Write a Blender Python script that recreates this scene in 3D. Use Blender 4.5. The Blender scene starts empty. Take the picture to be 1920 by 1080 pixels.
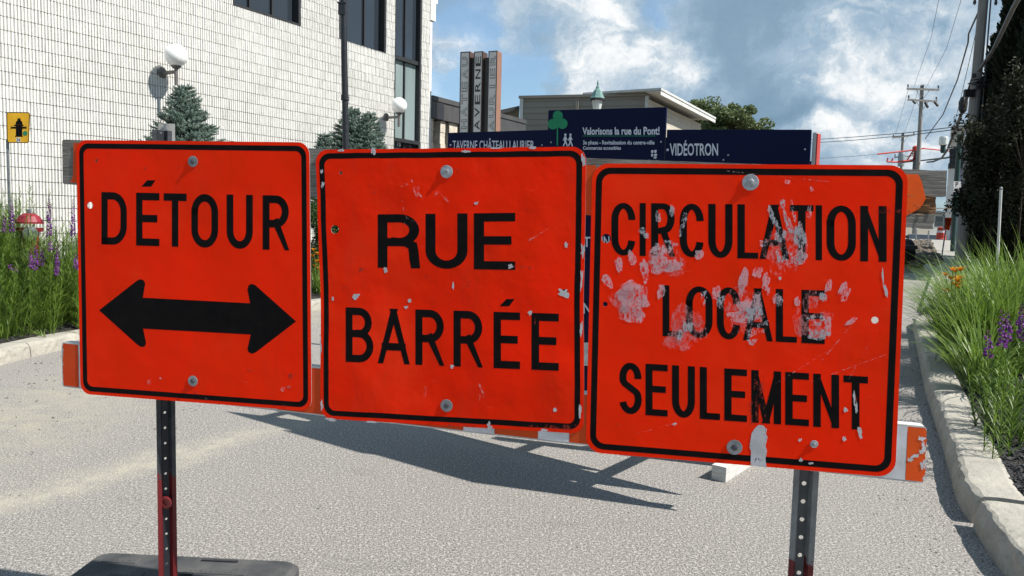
import bpy, math, random
from math import sin, cos, tan, radians, pi, hypot, atan2, degrees
from mathutils import Vector, Matrix, geometry, noise
random.seed(7)
S = bpy.context.scene
COL = S.collection
# ------------------------------------------------------------------ camera
FPX, H = 1442.0, 1.5
PITCH, ROLL = radians(4.8), radians(1.4)
SUN_AZ, SUN_EL = 108.5, 49.0            # clockwise from +Y
SUN_POWER, SKY_POWER, EXPOSURE = 5.0, 0.11, 0.62
fw = Vector((0, cos(PITCH), -sin(PITCH))); up0 = Vector((0, sin(PITCH), cos(PITCH))); rt0 = Vector((1, 0, 0))
RT = rt0*cos(ROLL)+up0*sin(ROLL); UP = -rt0*sin(ROLL)+up0*cos(ROLL)
CAM = Vector((0, 0, H))
cam = bpy.data.objects.new('camera', bpy.data.cameras.new('camera')); COL.objects.link(cam)
cam.matrix_world = Matrix(((RT.x, UP.x, -fw.x, 0), (RT.y, UP.y, -fw.y, 0), (RT.z, UP.z, -fw.z, H), (0, 0, 0, 1)))
cam.data.sensor_width = 36; cam.data.lens = 36*FPX/1920; cam.data.clip_start = .05; cam.data.clip_end = 5000
S.camera = cam
S.view_settings.view_transform = 'Standard'; S.view_settings.look = 'None'
S.view_settings.exposure = EXPOSURE; S.view_settings.gamma = 1; S.view_settings.use_curve_mapping = False

def ray(x, y): return fw+RT*((x-960)/FPX)+UP*((540-y)/FPX)
def G(x, y, z=0.0):
    d = ray(x, y); return CAM+d*((z-H)/d.z)
def at(x, y, Y):
    d = ray(x, y); return CAM+d*(Y/d.y)

# ------------------------------------------------------------------ world: sky with cumulus
W = bpy.data.worlds.new('World'); S.world = W; W.use_nodes = True
nt = W.node_tree; N = nt.nodes; L = nt.links; N.clear()
def wn(t, **k):
    n = N.new(t)
    for a, b in k.items(): setattr(n, a, b)
    return n
out = wn('ShaderNodeOutputWorld'); bg = wn('ShaderNodeBackground'); L.new(bg.outputs[0], out.inputs[0])
sky = wn('ShaderNodeTexSky', sky_type='NISHITA', sun_disc=False, sun_elevation=radians(SUN_EL), sun_rotation=radians(SUN_AZ))
sky.air_density = 1.0; sky.dust_density = .6; sky.ozone_density = 1.5
tc = wn('ShaderNodeTexCoord')
def vm(op, a, b=None):
    n = wn('ShaderNodeVectorMath', operation=op)
    for i, v in enumerate((a, b)):
        if v is None: continue
        if isinstance(v, (tuple, Vector)): n.inputs[i].default_value = tuple(v)
        elif isinstance(v, (int, float)): n.inputs[3 if op == 'SCALE' else i].default_value = v
        else: L.new(v, n.inputs[3 if (op == 'SCALE' and i == 1) else i])
    return n.outputs[1] if op in ('DOT_PRODUCT', 'DISTANCE', 'LENGTH') else n.outputs[0]
def mt(op, a, b=0.0, c=0.0, clamp=False):
    n = wn('ShaderNodeMath', operation=op); n.use_clamp = clamp
    for i, v in enumerate((a, b, c)):
        if isinstance(v, (int, float)): n.inputs[i].default_value = v
        else: L.new(v, n.inputs[i])
    return n.outputs[0]
def ramp(v, a, b, c=0.0, d=1.0, smooth=True):
    n = wn('ShaderNodeMapRange'); n.interpolation_type = 'SMOOTHSTEP' if smooth else 'LINEAR'
    L.new(v, n.inputs[0])
    for i, x in enumerate((a, b, c, d)): n.inputs[i+1].default_value = x
    return n.outputs[0]
def wnoise(vec, sc, det=8, rough=.55, dist=0.0):
    n = wn('ShaderNodeTexNoise'); L.new(vec, n.inputs['Vector'])
    n.inputs['Scale'].default_value = sc; n.inputs['Detail'].default_value = det
    n.inputs['Roughness'].default_value = rough; n.inputs['Distortion'].default_value = dist
    return n.outputs[0]
def wmix(f, a, b):
    n = wn('ShaderNodeMix', data_type='RGBA')
    for i, v in ((0, f), (6, a), (7, b)):
        if isinstance(v, tuple): n.inputs[i].default_value = v+(1,)
        elif isinstance(v, float): n.inputs[i].default_value = v
        else: L.new(v, n.inputs[i])
    return n.outputs[2]
d = tc.outputs['Generated']
sep = wn('ShaderNodeSeparateXYZ'); L.new(d, sep.inputs[0])
zz = mt('MAXIMUM', sep.outputs[2], 0.0)
den = mt('ADD', zz, .22)
cmb = wn('ShaderNodeCombineXYZ')
L.new(mt('DIVIDE', sep.outputs[0], den), cmb.inputs[0]); L.new(mt('DIVIDE', sep.outputs[1], den), cmb.inputs[1])
L.new(mt('MULTIPLY', sep.outputs[2], 2.5), cmb.inputs[2])
cv = cmb.outputs[0]
n1 = wnoise(cv, 1.25, 9, .58, .25)          # cover
n2 = wnoise(vm('ADD', d, (3.1, 1.7, .4)), 5.2, 10, .62, .35)   # billow detail
n3 = wnoise(vm('ADD', cv, (7.3, 2.2, 0.0)), 2.3, 6, .5, .2)    # thickness
warp = wn('ShaderNodeTexNoise'); L.new(d, warp.inputs['Vector']); warp.inputs['Scale'].default_value = 9; warp.inputs['Detail'].default_value = 7; warp.inputs['Roughness'].default_value = .6
dw = vm('ADD', d, vm('SCALE', vm('SUBTRACT', warp.outputs['Color'], (.5, .5, .5)), .17))
def lobe(px, py, r, stretch=1.0):
    """a cloud bank standing in this direction of the sky"""
    c = ray(px, py).normalized()
    m = vm('MULTIPLY', vm('SUBTRACT', dw, tuple(c)), (1.0, 1.0, stretch))
    return ramp(vm('LENGTH', m), 0.0, r, 1.0, 0.0)
def addm(vals):
    t = vals[0]
    for v in vals[1:]: t = mt('ADD', t, v)
    return t
def sc(v, k): return mt('MULTIPLY', v, k)
# bright sunlit billows
bright = addm([sc(lobe(815, 140, .085, .8), 1.0), sc(lobe(915, 45, .10, 1.4), .45), sc(lobe(1110, 55, .10, .9), .75), sc(lobe(1190, 105, .11, .9), .95),
               sc(lobe(1145, 150, .08, .9), .35), sc(lobe(1285, 130, .06, 1.3), .6), sc(lobe(1640, 105, .11, .9), 1.1), sc(lobe(1735, 130, .13, .9), .75),
               sc(lobe(1000, 10, .09, 1.2), .6), sc(lobe(1495, 110, .09, 1.2), .35), sc(lobe(1560, 262, .18, 3.0), .40), sc(lobe(1430, 290, .14, 2.6), .40),
               sc(lobe(1660, 292, .14, 2.6), .75), sc(lobe(1330, 185, .14, 4.0), .30), sc(lobe(1660, 200, .10, 3.5), .40), sc(lobe(1830, 60, .16, 1.0), .35)])
dark = addm([sc(lobe(1400, 70, .20, 1.2), .55), sc(lobe(1420, 155, .15, 2.6), .55), sc(lobe(1560, 30, .18, 1.5), .35), sc(lobe(1600, 225, .22, 5.0), .75),
             sc(lobe(1450, 215, .18, 5.0), .4), sc(lobe(1010, 130, .16, 1.0), .35), sc(lobe(1560, 160, .12, 2.5), .2)])
blue = addm([sc(lobe(985, 150, .20, 1.0), .75), sc(lobe(850, 200, .10, 2.0), 1.0), sc(lobe(870, 15, .07, 2.0), .4), sc(lobe(1235, 18, .05, 1.2), .8),
             sc(lobe(1640, 62, .026, 2.0), .7), sc(lobe(960, 200, .14, 1.6), .5)])
cover = ramp(mt('SUBTRACT', mt('ADD', mt('ADD', n1, sc(addm([bright, dark]), .30)), .08), sc(blue, .30)), .34, .66)
cover = mt('MAXIMUM', cover, .30)
n4 = wnoise(vm('MULTIPLY', vm('ADD', dw, (1.3, .2, .9)), (1.0, 1.0, 1.5)), 15.0, 8, .66, .5)
hf = addm([sc(mt('SUBTRACT', n2, .5), 1.5), sc(mt('SUBTRACT', n3, .5), .8), sc(mt('SUBTRACT', n4, .5), 1.15)])
brc = mt('MINIMUM', bright, 1.0)
lit = mt('ADD', mt('ADD', mt('MULTIPLY', hf, mt('ADD', .50, sc(brc, .9))), .0), mt('SUBTRACT', sc(brc, .58), sc(dark, .33)))
litf = ramp(lit, -.42, 1.0, smooth=False)
cr = wn('ShaderNodeValToRGB'); L.new(litf, cr.inputs[0])
e = cr.color_ramp.elements
e[0].position = 0; e[0].color = (.155, .25, .34, 1)
e[1].position = 1; e[1].color = (.90, .89, .86, 1)
for p, c in ((.22, (.20, .305, .405, 1)), (.42, (.29, .395, .50, 1)), (.60, (.45, .53, .60, 1)), (.76, (.70, .73, .75, 1))):
    q = e.new(p); q.color = c
skyb = vm('SCALE', vm('MULTIPLY', sky.outputs[0], (.86, .98, 1.02)), SKY_POWER)
cloud = vm('SCALE', cr.outputs[0], .83)
fin = wmix(cover, skyb, cloud)
L.new(fin, bg.inputs[0]); bg.inputs[1].default_value = 1.0

sd = Vector((sin(radians(SUN_AZ))*cos(radians(SUN_EL)), cos(radians(SUN_AZ))*cos(radians(SUN_EL)), sin(radians(SUN_EL))))
sl = bpy.data.lights.new('sun', 'SUN'); sl.energy = SUN_POWER; sl.angle = radians(.53); sl.color = (1, .955, .88)
so = bpy.data.objects.new('sun', sl); COL.objects.link(so); so.rotation_euler = sd.to_track_quat('Z', 'Y').to_euler()

# ------------------------------------------------------------------ materials
MATS = {}
class MT:
    """tiny node helper"""
    def __init__(s, name):
        s.m = bpy.data.materials.new(name); s.m.use_nodes = True; s.t = s.m.node_tree; s.N = s.t.nodes; s.L = s.t.links
        s.b = s.N['Principled BSDF']; s.out = s.N['Material Output']
        s.geo = s.N.new('ShaderNodeNewGeometry'); s.pos = s.geo.outputs['Position']
        MATS[name] = s.m
    def noise(s, sc, det=4, rough=.55, vec=None, stretch=None, dist=0):
        n = s.N.new('ShaderNodeTexNoise'); v = vec or s.pos
        if stretch:
            m = s.N.new('ShaderNodeVectorMath'); m.operation = 'MULTIPLY'; s.L.new(v, m.inputs[0]); m.inputs[1].default_value = stretch; v = m.outputs[0]
        s.L.new(v, n.inputs['Vector']); n.inputs['Scale'].default_value = sc; n.inputs['Detail'].default_value = det
        n.inputs['Roughness'].default_value = rough; n.inputs['Distortion'].default_value = dist
        return n.outputs[0]
    def voro(s, sc, feature='F1', out='Distance', stretch=None):
        n = s.N.new('ShaderNodeTexVoronoi'); n.feature = feature; v = s.pos
        if stretch:
            m = s.N.new('ShaderNodeVectorMath'); m.operation = 'MULTIPLY'; s.L.new(v, m.inputs[0]); m.inputs[1].default_value = stretch; v = m.outputs[0]
        s.L.new(v, n.inputs['Vector']); n.inputs['Scale'].default_value = sc
        return n.outputs[out]
    def rmp(s, v, a, b, c=0., d=1.):
        n = s.N.new('ShaderNodeMapRange'); s.L.new(v, n.inputs[0])
        for i, x in enumerate((a, b, c, d)): n.inputs[i+1].default_value = x
        return n.outputs[0]
    def math(s, op, a, b=0., clamp=False):
        n = s.N.new('ShaderNodeMath'); n.operation = op; n.use_clamp = clamp
        for i, v in enumerate((a, b)):
            if isinstance(v, (int, float)): n.inputs[i].default_value = v
            else: s.L.new(v, n.inputs[i])
        return n.outputs[0]
    def mix(s, f, a, b):
        n = s.N.new('ShaderNodeMix'); n.data_type = 'RGBA'
        for i, v in ((0, f), (6, a), (7, b)):
            if isinstance(v, tuple): n.inputs[i].default_value = v[:3]+(1,)
            elif isinstance(v, (int, float)): n.inputs[i].default_value = v
            else: s.L.new(v, n.inputs[i])
        return n.outputs[2]
    def color(s, v):
        if isinstance(v, tuple): s.b.inputs['Base Color'].default_value = v[:3]+(1,)
        else: s.L.new(v, s.b.inputs['Base Color'])
    def set(s, rough=None, metal=None, spec=None, alpha=None, trans=None, coat=None):
        for k, v in (('Roughness', rough), ('Metallic', metal), ('Specular IOR Level', spec), ('Alpha', alpha), ('Transmission Weight', trans), ('Coat Weight', coat)):
            if v is None: continue
            if isinstance(v, (int, float)): s.b.inputs[k].default_value = v
            else: s.L.new(v, s.b.inputs[k])
    def bump(s, v, dist=.01, strength=1.):
        n = s.N.new('ShaderNodeBump'); n.inputs['Distance'].default_value = dist; n.inputs['Strength'].default_value = strength
        s.L.new(v, n.inputs['Height'])
        if s.b.inputs['Normal'].links: s.L.new(s.b.inputs['Normal'].links[0].from_socket, n.inputs['Normal'])
        s.L.new(n.outputs[0], s.b.inputs['Normal'])

def simple(name, c1, c2=None, sc=6, rough=.6, metal=0., bump=0., bsc=60, spec=.5, stretch=None):
    m = MT(name); c2 = c2 or tuple(x*.7 for x in c1)
    m.color(m.mix(m.rmp(m.noise(sc, 6, .6, stretch=stretch), .32, .68), c1, c2)); m.set(rough=rough, metal=metal, spec=spec)
    if bump: m.bump(m.noise(bsc, 4, .6, stretch=stretch), bump)
    return m.m
def leaf(name, c1, c2, sc=3.0, rough=.45, trans=.35):
    m = MT(name)
    c = m.mix(m.rmp(m.noise(sc, 5, .7), .3, .7), c1, c2)
    m.color(c); m.set(rough=rough, spec=.35)
    tr = m.N.new('ShaderNodeBsdfTranslucent'); m.L.new(c, tr.inputs[0])
    mx = m.N.new('ShaderNodeMixShader'); mx.inputs[0].default_value = trans
    m.L.new(m.b.outputs[0], mx.inputs[1]); m.L.new(tr.outputs[0], mx.inputs[2]); m.L.new(mx.outputs[0], m.out.inputs[0])
    return m.m

# asphalt
m = MT('asphalt')
sp = m.noise(128, 3, .6); sp2 = m.noise(66, 2, .5); big = m.noise(.9, 6, .6); mid = m.noise(6, 5, .6)
base = m.mix(m.rmp(sp, .42, .60), (.105, .097, .09), (.38, .355, .335))
base = m.mix(m.math('MULTIPLY', m.rmp(sp2, .57, .66), .65), base, (.52, .495, .46))
base = m.mix(m.math('MULTIPLY', m.rmp(sp2, .43, .34), .40), base, (.07, .065, .06))
base = m.mix(m.rmp(big, .35, .7, 0, .28), base, (.27, .255, .225))
base = m.mix(m.rmp(mid, .55, .8, 0, .22), base, (.17, .162, .155))
base = m.mix(m.rmp(m.noise(1.3, 5, .7, stretch=(.6, 1.6, 1)), .60, .72, 0, .35), base, (.13, .125, .12))
a, b_ = G(0, 945), G(545, 795)
dr = (b_-a).normalized(); nr = Vector((-dr.y, dr.x, 0))
def dline(m, p, nrm):
    n = m.N.new('ShaderNodeVectorMath'); n.operation = 'DOT_PRODUCT'; m.L.new(m.pos, n.inputs[0]); n.inputs[1].default_value = tuple(nrm)
    return m.math('SUBTRACT', n.outputs['Value'], p.dot(nrm))
wob = m.rmp(m.noise(1.6, 5, .6), 0, 1, -.28, .28)
dd = m.math('ABSOLUTE', m.math('ADD', dline(m, a, nr), wob))
along = m.rmp(dline(m, a, dr), 1.4, 2.6, 1, 0)
sand = m.math('MULTIPLY', m.math('MULTIPLY', m.rmp(dd, .02, .26, 1, 0), m.rmp(m.noise(9, 6, .7), .25, .6)), along)
a2 = G(0, 800); a3 = G(260, 700); n2_ = (a3-a2).normalized(); n2_ = Vector((-n2_.y, n2_.x, 0))
sand2 = m.math('MULTIPLY', m.rmp(m.math('ABSOLUTE', m.math('ADD', dline(m, a2, n2_), wob)), .1, 1.1, .75, 0), m.rmp(m.noise(5, 6, .7), .35, .65))
base = m.mix(m.math('MULTIPLY', sand, .62), base, (.42, .385, .30))
base = m.mix(sand2, base, (.36, .33, .25))
m.color(base); m.set(rough=.9, spec=.25)
m.bump(sp, .004); m.bump(sp2, .005)
m = MT('concrete')
c = m.mix(m.rmp(m.noise(2.2, 6, .65), .3, .7), (.43, .40, .34), (.30, .285, .25))
c = m.mix(m.rmp(m.noise(40, 4, .7), .5, .75, 0, .5), c, (.20, .19, .17)); c = m.mix(m.rmp(m.noise(5, 6, .75), .54, .72, 0, .55), c, (.19, .175, .15)); c = m.mix(m.rmp(m.noise(1.4, 6, .8), .60, .66, 0, .4), c, (.13, .125, .115))
m.color(c); m.set(rough=.9, spec=.2); m.bump(m.noise(90, 4, .7), .004); m.bump(m.noise(14, 5, .6), .012)
MATS['rough_concrete'] = simple('rough_concrete', (.44, .41, .36), (.27, .25, .22), 30, .95, bump=.02, bsc=45)
simple('soil', (.035, .028, .022), (.014, .012, .01), 12, .95, bump=.04, bsc=25)
simple('mulch', (.035, .035, .038), (.012, .012, .014), 40, .75, bump=.004)
simple('terrain', (.11, .12, .06), (.16, .13, .09), .6, .95, bump=.05, bsc=5)
simple('dirt', (.16, .13, .10), (.09, .075, .06), 1.6, .95, bump=.08, bsc=5)
simple('walk', (.36, .34, .31), (.26, .25, .23), 1.2, .9, bump=.01)
simple('pebble', (.30, .28, .25), (.08, .075, .07), 9, .85)

# sign sheeting: matt retroreflective film with scratches and grime
def film(name, col, dirt, k=1.0):
    m = MT(name)
    c = m.mix(m.rmp(m.noise(3.2, 6, .65), .38, .80, 0, .75), col, (col[0]*.80, col[1]*1.3, col[2]))
    c = m.mix(m.rmp(m.noise(7, 5, .75, stretch=(1, 1, .22)), .52, .80, 0, .32*k), c, (.55, .035, .012))
    c = m.mix(m.rmp(m.noise(2.1, 4, .6), .55, .72, 0, .45), c, (min(1, col[0]*1.06), .050, .012))
    c = m.mix(m.math('MULTIPLY', m.rmp(m.noise(26, 6, .8), .70, .80), .6*k), c, dirt)
    # fine scratches
    for st, thr in (((3, 3, 60), .70), ((55, 55, 4), .72), ((26, 8, 30), .73)):
        c = m.mix(m.math('MULTIPLY', m.rmp(m.noise(5.5, 3, .8, stretch=st), thr, thr+.05), .30*k), c, (.95, .30, .22))
    m.color(c); m.set(rough=m.rmp(m.noise(5, 4, .6), .3, .7, .40, .60), spec=.06)
    m.bump(m.noise(2.6, 2, .5), .008+.012*(k-1)); m.bump(m.noise(9, 3, .6), .0016*k); m.bump(m.noise(420, 1, .5), .00025)
    return m.m
film('orange_film', (.93, .020, .001), (.30, .03, .02))
film('mid_orange_film', (.90, .018, .001), (.25, .03, .02), 1.6)
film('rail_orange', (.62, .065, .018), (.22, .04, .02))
film('rail_orange_lit', (.85, .095, .02), (.22, .04, .02))  # brighter copy of rail_orange: stronger light put into its colour
simple('black_print', (.003, .0025, .003), (.007, .006, .006), 20, .62, spec=.08)
simple('edge_alu', (.42, .42, .43), (.28, .28, .29), 30, .5, .3)
simple('white_film', (.72, .71, .74), (.52, .50, .50), 14, .6)
simple('steel', (.32, .33, .34), (.17, .18, .19), 24, .55, .45, bump=.0006)
simple('zinc', (.46, .48, .50), (.25, .26, .28), 60, .45, .5, bump=.001)
simple('dark_bolt', (.13, .14, .16), (.05, .05, .06), 60, .5, .5)
simple('black_steel', (.012, .014, .018), (.03, .03, .035), 30, .4, .2)
simple('old_wood', (.23, .215, .195), (.095, .085, .075), 9, .85, bump=.004, bsc=18, stretch=(1, 1, 14))
simple('split_wood', (.34, .17, .075), (.10, .045, .02), 9, .85, bump=.010, bsc=14, stretch=(1, 1, 12))
simple('white_wood', (.66, .65, .62), (.40, .39, .37), 12, .7, bump=.002, stretch=(1, 1, 6))
simple('rubber', (.030, .032, .036), (.085, .083, .080), 7, .8, bump=.0015, bsc=120)
simple('rust_red', (.20, .012, .012), (.10, .01, .01), 30, .5)
def smear(name, col, thr, dens=1.0):
    m = MT(name); n = m.noise(110, 5, .75, dist=.4, stretch=(1, 1, .55)); n2 = m.noise(14, 4, .6)
    m.color(m.mix(m.rmp(n2, .35, .65), col, tuple(x*.75 for x in col)))
    v = m.math('ADD', m.math('MULTIPLY', n, .65), m.math('MULTIPLY', n2, .35))
    m.set(rough=.75, spec=.2, alpha=m.math('MULTIPLY', m.rmp(v, thr, thr+.10), dens)); return m.m
smear('hand_paint', (.80, .52, .56), .42, .66)
smear('hand_paint_thin', (.88, .34, .34), .47, .50)
smear('hand_paint_blue', (.58, .58, .63), .45, .74)
smear('bare_metal', (.56, .55, .57), .36, 1.0)
smear('scrape_red', (.45, .05, .03), .50, .9)
smear('scratch_white', (.80, .55, .55), .50, .6)
# buildings
m = MT('split_block')
oi = m.N.new('ShaderNodeObjectInfo')
c = m.mix(m.rmp(m.noise(.8, 6, .65), .3, .7), (.76, .755, .73), (.65, .645, .62))
c = m.mix(m.rmp(m.noise(16, 5, .75), .48, .78, 0, .42), c, (.42, .40, .36))
c = m.mix(m.math('MULTIPLY', m.rmp(m.noise(3.0, 4, .6, stretch=(1, 1, .25)), .60, .78), .35), c, (.50, .46, .38))
c = m.mix(m.math('MULTIPLY', oi.outputs['Random'], .12), c, (.55, .54, .50))
m.color(c); m.set(rough=.95, spec=.15); m.bump(m.noise(38, 5, .75), .012)
simple('mortar', (.30, .29, .27), (.20, .19, .18), 20, .95)
simple('frame_black', (.018, .018, .02), (.03, .03, .03), 10, .45)
m = MT('window_glass'); m.color((.025, .032, .042)); m.set(rough=.06, spec=.8); m.bump(m.noise(1.1, 2, .5), .01)
m = MT('curtain_glass')
m.color(m.mix(m.rmp(m.noise(5, 3, .5, stretch=(1, 1, .05)), .35, .65), (.24, .30, .30), (.17, .22, .22))); m.set(rough=.18, spec=.6)
simple('number', (.75, .73, .70), (.6, .6, .58), 10, .6)
m = MT('globe_glass'); m.color((.86, .86, .85)); m.set(rough=.25, spec=.5); m.b.inputs['Subsurface Weight'].default_value = .3; m.b.inputs['Subsurface Radius'].default_value = (.1, .1, .1)
simple('lamp_metal', (.20, .19, .18), (.11, .10, .10), 30, .55, .4)
simple('fascia', (.085, .083, .082), (.062, .06, .06), 2, .5, .2)
simple('fascia_dark', (.035, .036, .042), (.025, .025, .03), 2, .5, .2)
simple('cut_stone', (.62, .57, .49), (.42, .37, .30), 7, .9, bump=.01, bsc=20)
simple('copper_dark', (.12, .07, .05), (.09, .05, .04), 4, .5, .2)
simple('copper_side', (.33, .17, .11), (.26, .14, .10), 4, .5, .2)
simple('pylon_face', (.60, .59, .59), (.50, .50, .50), 3, .5)
simple('pylon_edge', (.035, .03, .03), (.02, .02, .02), 3, .5)
simple('beige_siding', (.26, .235, .20), (.23, .205, .175), 1.5, .7)
simple('cream_siding', (.55, .50, .42), (.48, .44, .37), 2, .7)
simple('trim_white', (.62, .62, .60), (.48, .48, .47), 3, .6)
simple('red_brick', (.22, .045, .03), (.14, .03, .02), 8, .9)
simple('navy', (.0020, .0040, .028), (.0028, .0055, .038), 1.5, .4, spec=.12)
simple('navy_dark', (.0025, .006, .036), (.003, .007, .042), 1.5, .32, spec=.35)
simple('print_white', (.62, .64, .70), (.52, .54, .60), 12, .6)
simple('print_green', (.0, .25, .10), (.0, .20, .08), 12, .6)
simple('lantern_green', (.03, .16, .12), (.02, .10, .08), 20, .4, .3)
m = MT('lantern_glass'); m.color((.75, .78, .76)); m.set(rough=.15, spec=.6, alpha=.75)
simple('lantern_cap', (.30, .42, .38), (.12, .26, .22), 20, .35, .5)
simple('yellow_film', (.78, .42, .012), (.62, .33, .01), 6, .45)
simple('dot_green', (.02, .22, .10), (.02, .18, .08), 6, .5)
simple('hydrant_red', (.24, .008, .02), (.15, .007, .014), 9, .5, .05)
simple('hydrant_grey', (.12, .14, .15), (.07, .08, .09), 9, .5)
simple('sign_back', (.52, .50, .47), (.40, .39, .37), 12, .55, .3)
simple('pole_wood', (.34, .32, .30), (.20, .185, .17), 4, .9, bump=.01, bsc=14, stretch=(1, 1, .12))
simple('cable', (.018, .018, .02), (.03, .03, .03), 4, .6)
simple('cable_grey', (.10, .10, .10), (.07, .07, .07), 4, .6)
simple('insulator', (.06, .06, .07), (.03, .03, .03), 4, .4)
simple('green_post', (.012, .05, .042), (.01, .035, .03), 4, .45)
simple('red_paint', (.55, .05, .03), (.4, .03, .02), 4, .5)
simple('lilac_siding', (.24, .24, .33), (.19, .19, .27), 3, .7)
simple('tyre', (.012, .012, .012), (.02, .02, .02), 8, .8)
simple('bark', (.10, .075, .055), (.05, .035, .025), 9, .95, bump=.01)
leaf('grass_leaf', (.175, .27, .035), (.065, .13, .018), 5, .45, .40)
leaf('grass_bright', (.24, .34, .07), (.09, .16, .03), 7, .4, .40)
leaf('grass_dark', (.060, .115, .022), (.018, .040, .010), 5, .45, .30)
leaf('spruce_needle', (.17, .24, .20), (.07, .115, .09), 6, .6, .15)
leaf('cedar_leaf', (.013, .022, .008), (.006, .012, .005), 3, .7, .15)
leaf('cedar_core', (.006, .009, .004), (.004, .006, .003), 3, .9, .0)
leaf('bush_leaf', (.032, .036, .014), (.012, .013, .006), 4, .7, .25)
leaf('tree_leaf', (.17, .21, .085), (.08, .11, .045), 2, .55, .3)
leaf('petal_purple', (.26, .065, .36), (.12, .02, .15), 30, .6, .3)
leaf('petal_brown', (.10, .035, .06), (.05, .02, .03), 30, .7, .2)
leaf('petal_yellow', (.80, .36, .02), (.62, .20, .01), 20, .5, .3)

# ------------------------------------------------------------------ object helpers
class MB:
    def __init__(s): s.v = []; s.f = []
    def add(s, vs, fs):
        k = len(s.v); s.v += [tuple(v) for v in vs]; s.f += [tuple(i+k for i in f) for f in fs]; return s
    def box(s, c, sz, ax=None, taper=1.0):
        """c centre, sz full sizes, ax = 3 axes"""
        c = Vector(c); ax = ax or (Vector((1, 0, 0)), Vector((0, 1, 0)), Vector((0, 0, 1)))
        vs = []
        for k in (-1, 1):
            t = taper if k > 0 else 1
            for i, j in ((-1, -1), (1, -1), (1, 1), (-1, 1)):
                vs.append(c+ax[0]*(i*sz[0]/2*t)+ax[1]*(j*sz[1]/2*t)+ax[2]*(k*sz[2]/2))
        return s.add(vs, [(0, 3, 2, 1), (4, 5, 6, 7), (0, 1, 5, 4), (1, 2, 6, 5), (2, 3, 7, 6), (3, 0, 4, 7)])
    def tube(s, pts, r, n=8, caps=True):
        pts = [Vector(p) for p in pts]; rs = r if isinstance(r, (list, tuple)) else [r]*len(pts)
        k = len(s.v); m_ = len(pts); ref = None
        for i, p in enumerate(pts):
            t = (pts[min(i+1, m_-1)]-pts[max(i-1, 0)]).normalized()
            if ref is None: ref = Vector((0, 0, 1)) if abs(t.z) < .9 else Vector((1, 0, 0))
            a_ = t.cross(ref).normalized(); b2 = t.cross(a_); ref = -b2 if abs(b2.dot(t)) < .99 else ref
            b2 = t.cross(a_)
            for j in range(n):
                q = 2*pi*j/n; s.v.append(tuple(p+a_*(cos(q)*rs[i])+b2*(sin(q)*rs[i])))
        for i in range(m_-1):
            for j in range(n):
                j2 = (j+1) % n; s.f.append((k+i*n+j, k+i*n+j2, k+(i+1)*n+j2, k+(i+1)*n+j))
        if caps:
            s.f.append(tuple(k+j for j in range(n))[::-1]); s.f.append(tuple(k+(m_-1)*n+j for j in range(n)))
        return s
    def lathe(s, base, prof, n=16, axis=None):
        """prof = [(r, h)] along axis"""
        base = Vector(base); ax = Vector(axis or (0, 0, 1)).normalized()
        a_ = ax.orthogonal().normalized(); b2 = ax.cross(a_); k = len(s.v)
        for r, h in prof:
            for j in range(n):
                q = 2*pi*(j+.5)/n; s.v.append(tuple(base+ax*h+a_*(cos(q)*r)+b2*(sin(q)*r)))
        for i in range(len(prof)-1):
            for j in range(n):
                j2 = (j+1) % n; s.f.append((k+i*n+j, k+i*n+j2, k+(i+1)*n+j2, k+(i+1)*n+j))
        s.f.append(tuple(k+j for j in range(n))[::-1]); s.f.append(tuple(k+(len(prof)-1)*n+j for j in range(n)))
        return s
    def build(s, name, mat, parent=None, smooth=False, **tags):
        me = bpy.data.meshes.new(name)
        off = parent_loc(parent)
        me.from_pydata([(v[0]-off.x, v[1]-off.y, v[2]-off.z) for v in s.v], [], s.f)
        me.materials.append(MATS[mat])
        if smooth: me.polygons.foreach_set('use_smooth', [True]*len(me.polygons))
        me.update()
        o = bpy.data.objects.new(name, me); COL.objects.link(o)
        if parent: o.parent = parent
        for k, v in tags.items(): o[k] = v
        return o
def parent_loc(p):
    v = Vector((0, 0, 0))
    while p: v += p.location; p = p.parent
    return v
def thing(name, label, cat, loc=(0, 0, 0), group=None):
    o = bpy.data.objects.new(name, None); COL.objects.link(o); o.location = loc; o.empty_display_size = .1
    o['label'] = label; o['category'] = cat
    if group: o['group'] = group
    return o
def dup(root, loc, label=None, rz=0.0, scale=1.0, group=None):
    r = root.copy(); COL.objects.link(r); r.location = loc; r.rotation_euler = (0, 0, rz); r.scale = (scale,)*3
    if label: r['label'] = label
    if group: r['group'] = group
    for ch in list(root.children):
        c = ch.copy(); COL.objects.link(c); c.parent = r
        for g in ch.children:
            q = g.copy(); COL.objects.link(q); q.parent = c
    return r
def structure(o): o['kind'] = 'structure'; return o

def smooth01(t): t = max(0., min(1., t)); return t*t*(3-2*t)
def tz(x, y):
    """ground height: level by the camera, the street climbs beyond"""
    return 0.045*max(0., min(y, 43.)-13.)+.0*x

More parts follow.
